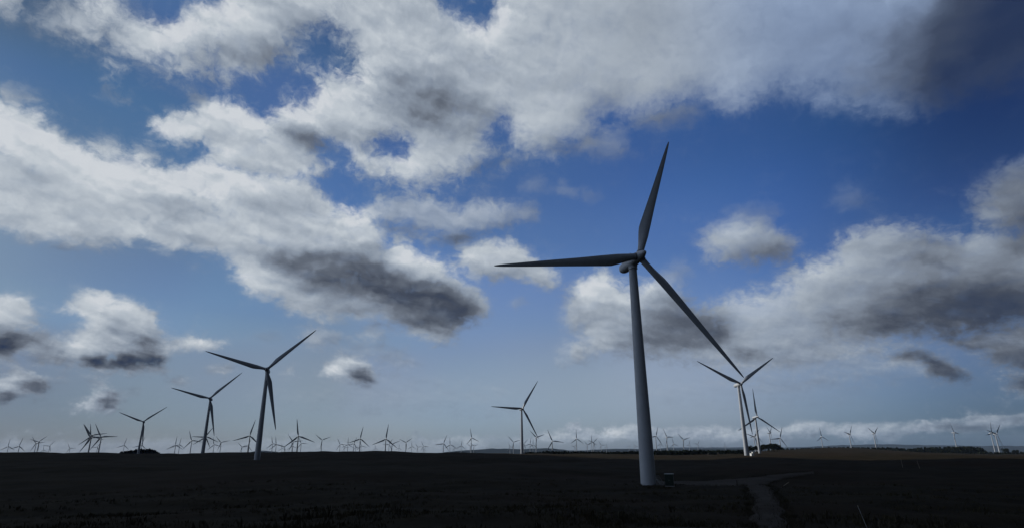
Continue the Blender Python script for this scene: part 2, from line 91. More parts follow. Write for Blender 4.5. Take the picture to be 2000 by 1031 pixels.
    ([(18.18, 12.23), (18.91, 13.03), (21.52, 13.45), (24.21, 13.72), (25.62, 14.51), (28.39, 13.48), (29.88, 8.07), (26.72, 7.91), (22.56, 7.76), (21.11, 10.14)], 1.53, 0.66, 0.85),
    ([(25.49, 14.85), (26.99, 15.2), (28.14, 15.3), (30.0, 15.91), (30.57, 16.88), (32.59, 17.56), (33.96, 17.68), (35.96, 17.26), (36.75, 16.54), (38.94, 16.06), (40.91, 16.24), (43.0, 15.88), (46.59, 15.0), (49.76, 14.16), (52.57, 13.39), (50.92, 6.95), (48.11, 7.45), (44.95, 7.99), (41.39, 8.57), (39.48, 8.64), (37.65, 8.29), (35.9, 8.25), (33.66, 8.29), (31.78, 8.49), (30.15, 8.31), (29.18, 8.48), (27.98, 10.87), (25.94, 13.79)], 1.31, 0.54, 1),
    ([(39.59, 16.16), (40.16, 18.04), (41.3, 18.74), (42.48, 19.0), (43.86, 19.56), (47.5, 18.68), (50.71, 17.83), (53.54, 17.04), (52.25, 12.16), (49.62, 13.06), (46.67, 14.02), (43.34, 15.06)], 1.48, 0.26, 0.95),
    ([(24.7, 8.06), (25.43, 8.8), (26.88, 9.21), (27.66, 8.79), (28.79, 8.0), (27.89, 7.73), (26.35, 8.11)], 0.97, 0.34, 0.9),
    ([(20.24, 8.36), (21.37, 8.65), (23.46, 8.15), (24.24, 7.74), (22.52, 7.49), (20.82, 7.69)], 0.9, 0.34, 0.8),
    ([(32.32, 6.94), (32.89, 7.38), (34.49, 7.47), (35.38, 7.15), (36.34, 6.58), (37.61, 4.92), (37.27, 4.79), (34.91, 5.35), (34.82, 6.32), (33.32, 6.77)], 0.58, 0.26, 0.95),
    ([(36.0, 8.28), (38.32, 8.48), (41.41, 8.68), (44.96, 8.06), (48.12, 7.49), (50.92, 6.95), (50.46, 5.12), (47.54, 5.17), (44.26, 5.21), (40.59, 5.23), (40.0, 5.47), (38.75, 5.96), (38.46, 6.83), (36.88, 7.71)], 0.96, 0.34, 0.95),
    ([(39.39, 4.41), (40.28, 4.71), (41.69, 4.67), (41.45, 3.54), (40.08, 3.77), (39.49, 4.03)], 0.72, 0.24, 0.8),
    ([(4.57, 2.17), (5.06, 2.54), (5.88, 2.67), (6.3, 2.34), (6.18, 1.88), (5.14, 1.89)], 0.37, 0.55, 0.9),
    ([(-9.35, 1.62), (-9.09, 2.08), (-8.7, 1.8), (-8.21, 1.26), (-8.58, 1.17)], 0.41, 0.42, 0.6),
    ([(8.54, 3.6), (8.93, 3.78), (9.39, 3.58), (9.01, 3.4)], 0.37, 0.35, 0.5),
    ([(-37.58, 7.5), (-37.51, 8.88), (-36.67, 10.58), (-35.68, 11.73), (-33.19, 11.83), (-31.23, 10.78), (-30.37, 8.08), (-30.61, 6.72), (-33.05, 6.57), (-36.12, 6.6)], 0.98, 0.7, 0.9),
    ([(-39.79, 9.21), (-38.18, 9.01), (-36.48, 8.59), (-36.79, 6.71), (-39.35, 6.96)], 0.86, 0.6, 0.8),
    ([(6.08, 13.38), (8.52, 16.5), (12.69, 15.03), (16.88, 13.28), (19.55, 12.12), (20.62, 9.71), (19.08, 7.97), (9.8, 8.62), (6.95, 10.41)], 1.44, 0.66, 1),
    ([(23.38, 14.09), (26.9, 14.58), (29.96, 13.27), (29.26, 8.99), (25.24, 8.91), (22.04, 10.53)], 1.5, 0.6, 0.85),
    ([(11.7, 15.09), (15.19, 15.58), (17.42, 13.96), (16.32, 12.37), (12.54, 13.09)], 1.25, 0.6, 0.55),
    ([(4.56, 13.43), (6.16, 15.36), (8.14, 14.29), (6.99, 11.39), (4.99, 11.44)], 1.27, 0.55, 0.5),
    ([(4.16, 9.02), (5.2, 10.21), (7.42, 9.91), (7.34, 8.22), (4.87, 7.94)], 1.27, 0.6, 0.35),
    ([(-7.36, 19.88), (-6.09, 21.41), (-3.7, 20.86), (-5.26, 19.54)], 1.1, 0.5, 0.3),
    ([(-15.66, 21.35), (-12.6, 21.1), (-5.28, 20.44), (-6.3, 19.42), (-10.47, 19.75)], 1.27, 0.5, 0.35),
    ([(0.04, 22.46), (2.48, 23.41), (2.72, 21.92)], 0.88, 0.5, 0.4),
    ([(-5.14, 26.83), (-0.73, 28.34), (0.37, 27.36), (-2.67, 25.9)], 1.06, 0.55, 0.5),
    ([(5.65, 28.18), (8.5, 29.82), (12.04, 29.52), (12.2, 28.18), (8.37, 27.78)], 1.34, 0.5, 0.6),
    ([(13.47, 30.4), (16.77, 31.14), (20.38, 30.8), (18.69, 29.7)], 1.17, 0.45, 0.5),
    ([(-24.62, 9.8), (-22.99, 10.36), (-21.2, 10.01), (-22.44, 9.39)], 0.63, 0.5, 0.3),
    ([(-32.8, 5.05), (-32.33, 5.39), (-31.73, 5.01), (-32.2, 4.59)], 0.48, 0.5, 0.4),
    ([(-0.03, 14.0), (1.0, 14.74), (1.51, 13.98), (0.58, 13.4)], 0.6, 0.5, 0.35),
    ([(9.61, 5.54), (18.91, 6.37), (24.2, 5.88), (29.06, 5.38), (30.73, 4.25), (25.96, 4.06), (20.79, 3.83), (11.88, 4.32)], 1.8, 0.52, 0.16),
    ([(23.4, 7.7), (31.29, 7.53), (36.35, 6.65), (34.49, 5.62), (27.22, 5.92)], 1.64, 0.64, 0.3),
    ([(18.59, 11.73), (23.14, 12.27), (29.23, 8.78), (33.53, 7.94), (31.11, 6.5), (23.19, 6.16), (18.56, 7.31)], 1.94, 0.66, 0.5),
    ([(-23.21, 4.98), (-17.68, 5.69), (-11.74, 6.38), (-5.97, 5.95), (-0.1, 5.46), (-0.12, 3.8), (-7.35, 3.83), (-14.37, 3.8)], 1.88, 0.55, 0.16),
    ([(-42.37, 15.94), (-41.18, 16.21), (-40.02, 16.02), (-41.05, 15.56)], 0.53, 0.85, 0.5),
]
GAPS = [
    ([(-28.82, 31.63), (-26.61, 32.57), (-25.81, 30.55), (-28.39, 30.43)], 1.29),
    ([(-17.58, 27.1), (-15.99, 25.39), (-14.17, 25.23), (-15.63, 24.13), (-17.5, 25.22)], 1.13),
    ([(-5.39, 25.36), (-2.12, 27.27), (-0.46, 28.34), (-0.74, 26.4), (-3.75, 24.81)], 1.18),
    ([(9.17, 31.51), (11.69, 31.88), (12.13, 30.54), (9.32, 29.76)], 1.38),
    ([(-26.41, 29.81), (-26.83, 32.43), (-25.99, 33.27), (-24.91, 34.31), (-23.61, 34.06), (-22.0, 33.49), (-21.54, 32.33), (-23.85, 32.18), (-24.7, 31.22)], 1.12),
    ([(-22.85, 35.84), (-21.64, 36.58), (-20.0, 36.23), (-20.14, 35.21), (-21.86, 34.39), (-22.96, 34.83)], 2.1),
    ([(-19.39, 35.68), (-18.57, 36.46), (-17.8, 35.92), (-18.53, 35.16)], 1.68),
    ([(-36.35, 34.79), (-35.76, 34.42), (-35.1, 34.96), (-33.71, 36.28), (-31.15, 37.77), (-32.19, 42.44), (-37.77, 40.54)], 0.96),
    ([(-38.01, 35.08), (-37.19, 35.69), (-36.45, 35.23), (-37.18, 34.74)], 1.48),
    ([(-7.9, 42.06), (-2.49, 42.28), (-3.08, 40.68), (-4.58, 40.21), (-6.39, 40.73)], 1.26),
    ([(-19.26, 23.74), (-19.29, 25.01), (-18.12, 26.33), (-16.54, 25.8), (-16.0, 23.14), (-17.61, 23.17)], 1.22),
    ([(-19.25, 27.49), (-17.93, 27.05), (-16.52, 25.57), (-17.67, 25.91)], 1.56),
    ([(-32.25, 24.75), (-31.76, 25.56), (-30.53, 25.84), (-29.77, 25.74), (-30.17, 24.99), (-31.31, 24.17), (-32.07, 24.18)], 0.84),
    ([(-14.41, 28.43), (-13.11, 28.84), (-11.75, 28.58), (-13.06, 28.09)], 1.41),
    ([(-34.78, 7.58), (-34.47, 7.77), (-34.07, 7.68), (-34.37, 7.41)], 0.32),
]
SHADES = [
    (-10.09, 32.96, 7.57, 2.67, -4.4, 0.42, 0.9),
    (-7.22, 31.51, 4.48, 2.12, 2.6, 0.4, 0.6),
    (-21.83, 28.22, 3.97, 1.08, -13.3, 0.36, 0.9),
    (-25.34, 35.42, 3.51, 2.26, 12.1, 0.62, 0.6),
    (-31.21, 33.36, 2.73, 1.2, -5.4, 0.62, 0.6),
    (-16.75, 33.63, 3.78, 2.2, 7.5, 0.92, 0.7),
    (-18.61, 31.12, 3.15, 1.35, 7.7, 0.92, 0.6),
    (-29.55, 35.67, 3.33, 1.95, 14.6, 0.9, 0.6),
    (0.14, 32.37, 3.45, 2.35, -1.0, 0.86, 0.7),
    (5.4, 35.2, 5.23, 1.35, -13.0, 0.55, 0.7),
    (14.3, 38.37, 3.39, 2.58, -7.6, 0.58, 0.6),
    (19.58, 36.26, 3.7, 2.1, -10.4, 0.8, 0.5),
    (9.14, 38.92, 3.49, 1.29, -4.9, 0.8, 0.5),
    (30.49, 35.03, 3.66, 1.76, -15.9, 0.64, 0.8),
    (35.77, 33.59, 2.06, 1.14, -19.1, 0.56, 0.6),
    (26.81, 36.01, 2.94, 2.4, -14.2, 0.66, 0.5),
    (37.75, 30.67, 2.68, 2.66, -19.9, 0.42, 0.9),
    (42.03, 31.05, 2.14, 3.96, -22.2, 0.1, 0.9),
    (45.16, 29.72, 3.57, 3.85, -24.6, 0.0, 0.95),
    (38.82, 27.03, 1.83, 1.14, -19.2, 0.34, 0.8),
    (32.97, 29.69, 3.76, 1.2, -16.7, 0.46, 0.6),
    (-2.15, 35.35, 2.9, 2.7, 0.5, 0.66, 0.6),
    (-13.96, 39.43, 6.88, 1.68, 6.5, 0.72, 0.5),
    (10.47, 33.93, 3.35, 1.8, -5.7, 0.6, 0.6),
    (6.22, 28.63, 3.31, 0.96, -3.6, 0.45, 0.7),
    (-22.0, 17.39, 4.35, 1.2, 2.3, 0.34, 0.7),
    (-18.09, 15.62, 4.24, 1.88, -3.7, 0.24, 0.85),
    (-14.26, 15.88, 4.66, 2.5, -11.1, 0.17, 0.95),
    (-10.21, 14.46, 4.5, 2.35, -14.3, 0.15, 0.95),
    (-6.15, 13.58, 3.54, 2.0, -19.4, 0.17, 0.95),
    (-8.61, 11.96, 3.47, 0.88, 1.2, 0.22, 0.8),
    (-9.91, 18.8, 2.32, 0.78, -27.8, 0.84, 0.9),
    (-11.72, 19.29, 1.32, 0.59, 3.4, 0.86, 0.9),
    (-7.81, 17.64, 1.34, 0.78, -33.3, 0.8, 0.8),
    (-6.69, 11.01, 2.25, 0.86, 1.1, 0.58, 0.7),
    (-21.57, 13.46, 2.26, 0.83, -5.6, 0.76, 0.8),
    (-17.38, 12.81, 3.29, 0.75, -2.0, 0.62, 0.8),
    (-15.07, 13.66, 1.92, 0.77, 3.0, 0.62, 0.7),
    (-3.63, 15.49, 1.03, 0.4, -29.4, 0.6, 0.6),
    (-31.42, 22.31, 1.65, 0.84, -18.8, 0.66, 0.5),
    (-41.4, 20.33, 1.29, 2.28, -14.7, 0.8, 0.5),
    (-37.53, 18.02, 2.09, 0.72, -12.6, 0.8, 0.5),
    (-28.56, 20.18, 3.82, 1.1, -6.2, 0.82, 0.5),
    (-22.53, 22.01, 2.81, 1.29, -2.6, 0.6, 0.6),
    (-20.41, 19.92, 3.34, 1.03, -4.0, 0.66, 0.5),
    (-16.11, 20.82, 2.98, 1.41, -14.8, 0.72, 0.5),
    (-28.42, 27.8, 2.72, 0.64, 11.4, 0.78, 0.5),
    (-32.24, 19.96, 2.38, 0.95, -1.8, 0.64, 0.6),
    (-25.0, 21.42, 3.18, 0.9, 0.2, 0.6, 0.65),
    (-19.2, 22.19, 2.44, 1.03, -9.1, 0.58, 0.6),
    (-41.37, 20.93, 1.97, 0.59, 0.9, 0.66, 0.5),
    (-41.42, 17.34, 1.88, 0.53, 4.9, 0.7, 0.5),
    (-36.55, 16.56, 3.16, 0.48, 5.7, 0.74, 0.4),
    (-29.06, 17.85, 2.08, 0.69, -6.0, 0.7, 0.5),
    (-22.26, 19.7, 2.32, 0.74, -5.2, 0.66, 0.5),
    (-35.32, 21.88, 1.9, 0.57, -2.1, 0.95, 0.6),
    (-15.73, 22.3, 2.01, 0.77, -14.9, 0.84, 0.5),
    (-25.3, 15.18, 1.3, 1.35, 6.0, 0.86, 0.5),
    (-20.45, 37.65, 3.23, 1.68, 9.6, 0.68, 0.5),
    (-6.85, 37.0, 4.1, 1.8, 2.4, 0.66, 0.5),
    (-3.85, 32.1, 2.28, 2.35, 1.0, 0.52, 0.6),
    (-16.3, 28.89, 2.64, 0.85, -4.0, 0.62, 0.5),
    (-8.2, 28.15, 3.3, 0.77, 2.6, 0.72, 0.5),
    (-33.02, 26.72, 1.67, 0.57, 13.9, 0.95, 0.5),
    (-27.77, 29.48, 2.79, 0.6, 11.8, 0.95, 0.5),
    (-27.33, 26.69, 2.72, 0.62, 5.8, 0.7, 0.5),
    (-42.42, 22.02, 1.91, 1.14, -3.6, 0.88, 0.5),
    (-36.18, 20.41, 2.96, 1.2, 13.3, 0.92, 0.5),
    (-25.65, 17.89, 1.75, 1.8, 7.2, 0.88, 0.5),
    (-41.1, 7.99, 1.21, 0.94, 7.0, 0.1, 0.95),
    (-39.17, 8.43, 1.54, 0.76, 6.5, 0.4, 0.6),
    (-38.42, 8.59, 0.63, 0.38, 6.3, 0.34, 0.5),
    (-33.58, 7.27, 2.28, 0.56, 0.1, 0.08, 0.95),
    (-31.42, 7.67, 0.8, 0.57, -16.1, 0.14, 0.85),
    (-35.39, 7.17, 0.81, 0.43, 4.3, 0.12, 0.85),
    (-32.34, 8.85, 1.45, 0.74, 5.6, 0.32, 0.7),
    (-34.43, 9.61, 1.73, 0.56, 5.8, 0.5, 0.6),
    (-34.37, 7.57, 0.48, 0.24, 5.0, 0.6, 0.9),
    (-38.66, 4.93, 1.28, 0.52, -11.2, 0.28, 0.9),
    (-40.27, 4.11, 1.14, 0.5, 3.0, 0.26, 0.8),
    (-34.06, 3.96, 0.87, 0.66, 1.7, 0.22, 0.95),
    (-35.13, 3.77, 0.59, 0.39, 1.7, 0.6, 0.4),
    (-14.31, 6.94, 1.58, 0.61, -20.8, 0.22, 0.95),
    (-16.94, 7.66, 0.91, 0.55, 1.9, 0.84, 0.7),
    (0.01, 18.48, 3.15, 0.8, -0.5, 0.82, 0.6),
    (2.59, 16.45, 2.58, 0.7, -1.1, 0.62, 0.5),
    (16.71, 11.49, 4.06, 2.4, -9.4, 0.24, 0.95),
    (14.21, 12.75, 2.38, 1.44, -3.6, 0.42, 0.6),
    (19.39, 10.73, 1.78, 1.56, -3.9, 0.18, 0.9),
    (13.28, 10.16, 3.29, 1.15, -3.0, 0.36, 0.7),
    (10.87, 13.91, 1.98, 0.77, -2.9, 0.86, 0.8),
    (9.02, 12.05, 1.98, 1.47, -2.9, 0.7, 0.6),
    (19.12, 8.33, 1.78, 0.63, -3.2, 0.74, 0.8),
    (5.4, 8.99, 2.28, 1.15, -1.2, 0.66, 0.9),
    (10.29, 8.85, 1.94, 0.58, -2.4, 0.56, 0.6),
    (21.54, 8.28, 1.29, 0.63, -4.0, 0.3, 0.6),
    (13.41, 14.84, 0.78, 0.34, -4.1, 0.95, 0.9),
    (23.14, 19.0, 2.72, 0.64, -7.6, 0.68, 0.5),
    (24.59, 16.48, 2.6, 0.63, -7.3, 0.48, 0.6),
    (37.44, 10.51, 6.06, 2.34, -13.0, 0.18, 0.95),
    (40.29, 10.46, 3.29, 1.71, -9.6, 0.13, 0.9),
    (33.93, 10.17, 3.13, 1.39, -7.4, 0.24, 0.85),
    (37.32, 15.01, 3.7, 1.44, -11.1, 0.3, 0.85),
    (32.37, 13.78, 2.99, 1.51, -8.5, 0.62, 0.6),
    (30.13, 11.93, 2.3, 1.26, -7.5, 0.62, 0.6),
    (28.12, 14.41, 2.02, 0.97, -7.8, 0.7, 0.7),
    (33.6, 16.37, 2.23, 0.74, -10.9, 0.48, 0.6),
    (40.41, 13.18, 1.51, 0.68, -11.5, 0.4, 0.8),
    (42.29, 14.73, 1.75, 1.11, -12.8, 0.22, 0.8),
    (30.16, 9.76, 1.89, 1.01, -6.1, 0.46, 0.6),
    (40.0, 7.62, 1.75, 0.59, -6.9, 0.4, 0.5),
    (40.31, 6.26, 1.43, 0.72, -6.0, 0.22, 0.8),
    (35.92, 6.1, 1.6, 0.62, -29.5, 0.2, 0.8),
    (5.85, 1.97, 0.67, 0.18, -0.6, 0.28, 0.9),
    (42.86, 28.75, 2.34, 5.4, -22.0, 0.06, 0.9),
    (46.03, 29.32, 2.82, 6.8, -24.5, 0.0, 1),
    (42.29, 17.47, 2.26, 2.22, -15.4, 0.2, 0.9),
    (33.56, 16.16, 3.34, 1.07, -10.1, 0.44, 0.6),
    (37.48, 15.8, 2.7, 0.94, -12.0, 0.34, 0.6),
    (17.56, 37.47, 14.23, 4.73, -9.5, 0.66, 0.75),
    (30.49, 35.03, 9.15, 4.29, -15.9, 0.56, 0.75),
    (34.29, 31.82, 4.57, 4.68, -18.2, 0.48, 0.6),
    (3.13, 36.64, 9.37, 5.28, -2.0, 0.76, 0.5),
    (20.37, 34.38, 3.11, 2.15, -10.6, 0.74, 0.4),
    (17.24, 39.22, 3.34, 1.68, -9.3, 0.6, 0.4),
    (35.86, 31.31, 2.84, 4.29, -18.7, 0.5, 0.6),
    (38.38, 30.04, 2.3, 4.94, -19.9, 0.33, 0.8),
    (40.91, 29.51, 2.12, 5.04, -20.7, 0.16, 0.9),
]
SKYGAIN = [
    (-46.61, 31.19, (0.097, 0.173, 0.277)),
    (-42.05, 29.26, (0.154, 0.277, 0.422)),
    (-36.78, 27.38, (0.216, 0.379, 0.543)),
    (-43.6, 27.11, (0.139, 0.253, 0.383)),
    (-42.18, 15.01, (0.297, 0.36, 0.419)),
    (-32.34, 13.43, (0.317, 0.428, 0.533)),
    (-37.85, 14.26, (0.301, 0.392, 0.48)),
    (-27.43, 12.25, (0.368, 0.462, 0.577)),
    (-28.17, 6.09, (0.341, 0.37, 0.461)),
    (-30.78, 3.51, (0.274, 0.304, 0.407)),
    (-37.09, 4.83, (0.237, 0.27, 0.362)),
    (-38.73, 2.16, (0.161, 0.204, 0.325)),
    (-35.53, 1.47, (0.182, 0.235, 0.382)),
    (-39.61, 0.73, (0.138, 0.195, 0.357)),
    (-30.41, 1.11, (0.22, 0.294, 0.493)),
    (-18.62, 1.55, (0.341, 0.425, 0.653)),
    (-23.98, 33.11, (0.276, 0.416, 0.619)),
    (-30.98, 36.93, (0.209, 0.362, 0.548)),
    (-17.89, 23.99, (0.336, 0.5, 0.709)),
    (-21.01, 8.19, (0.453, 0.474, 0.546)),
    (-14.4, 4.26, (0.457, 0.474, 0.57)),
    (-7.47, 7.61, (0.551, 0.559, 0.65)),
    (-5.1, 11.52, (0.608, 0.638, 0.752)),
    (-7.97, 22.33, (0.393, 0.54, 0.779)),
    (-2.08, 14.5, (0.578, 0.687, 0.907)),
    (-4.9, 1.05, (0.419, 0.543, 0.865)),
    (-9.61, 1.08, (0.406, 0.514, 0.78)),
    (0.08, 26.39, (0.34, 0.495, 0.752)),
    (5.59, 26.73, (0.351, 0.535, 0.828)),
    (7.97, 20.73, (0.478, 0.633, 0.902)),
    (3, 12.47, (0.645, 0.693, 0.84)),
    (0.91, 7.61, (0.686, 0.649, 0.731)),
    (4.72, 3.75, (0.641, 0.643, 0.804)),
    (10.98, 26.38, (0.35, 0.54, 0.907)),
    (19.09, 28.72, (0.333, 0.539, 0.877)),
    (18.31, 22.24, (0.382, 0.589, 0.98)),
    (23.48, 24.76, (0.358, 0.58, 0.987)),
    (16.08, 14.78, (0.63, 0.749, 1.048)),
    (17.95, 18.94, (0.476, 0.645, 0.984)),
    (27.3, 19.96, (0.377, 0.581, 0.98)),
    (26.32, 27.85, (0.259, 0.461, 0.778)),
    (34.66, 25.8, (0.201, 0.369, 0.621)),
    (34, 22.54, (0.269, 0.454, 0.798)),
    (35.2, 18.82, (0.269, 0.418, 0.76)),
    (39.56, 22.28, (0.182, 0.316, 0.535)),
    (41.87, 24.77, (0.124, 0.209, 0.384)),
    (44.47, 24.6, (0.111, 0.181, 0.366)),
    (43.96, 21.28, (0.133, 0.212, 0.396)),
    (39.69, 18.16, (0.196, 0.318, 0.567)),
    (28.47, 16.6, (0.393, 0.547, 0.878)),
    (12.04, 6.41, (0.853, 0.773, 0.85)),
    (11.83, 3.63, (0.665, 0.674, 0.856)),
    (18.64, 3.9, (0.662, 0.675, 0.911)),
    (25.21, 5.83, (0.749, 0.734, 0.873)),
    (30.35, 6.35, (0.647, 0.644, 0.786)),
    (30.67, 3.85, (0.424, 0.517, 0.779)),
    (35.26, 4.39, (0.363, 0.448, 0.69)),
    (38.62, 6.82, (0.39, 0.472, 0.683)),
    (37.25, 3.12, (0.231, 0.329, 0.573)),
    (39.43, 4.85, (0.253, 0.316, 0.473)),
    (39.84, 2.62, (0.156, 0.232, 0.42)),
    (26.81, 3.18, (0.541, 0.622, 0.943)),
    (18.31, 0.82, (0.365, 0.514, 0.9)),
    (26.39, 0.38, (0.308, 0.449, 0.823)),
    (33.51, 0.29, (0.188, 0.321, 0.643)),
    (39.34, 0.21, (0.13, 0.215, 0.422)),
    (9.33, 0.93, (0.41, 0.554, 0.929)),
    (16.83, 8.09, (0.956, 0.837, 0.868)),
    (0.26, 41.87, (0.371, 0.571, 0.812)),
    (28.24, 38.13, (0.347, 0.473, 0.653)),
    (46.88, 31.18, (0.219, 0.242, 0.292)),
    (-0.14, 0.56, (0.407, 0.552, 0.924)),
    (-43.95, 20.37, (0.21, 0.311, 0.404)),
    (-22.72, 0.7, (0.274, 0.37, 0.608)),
]
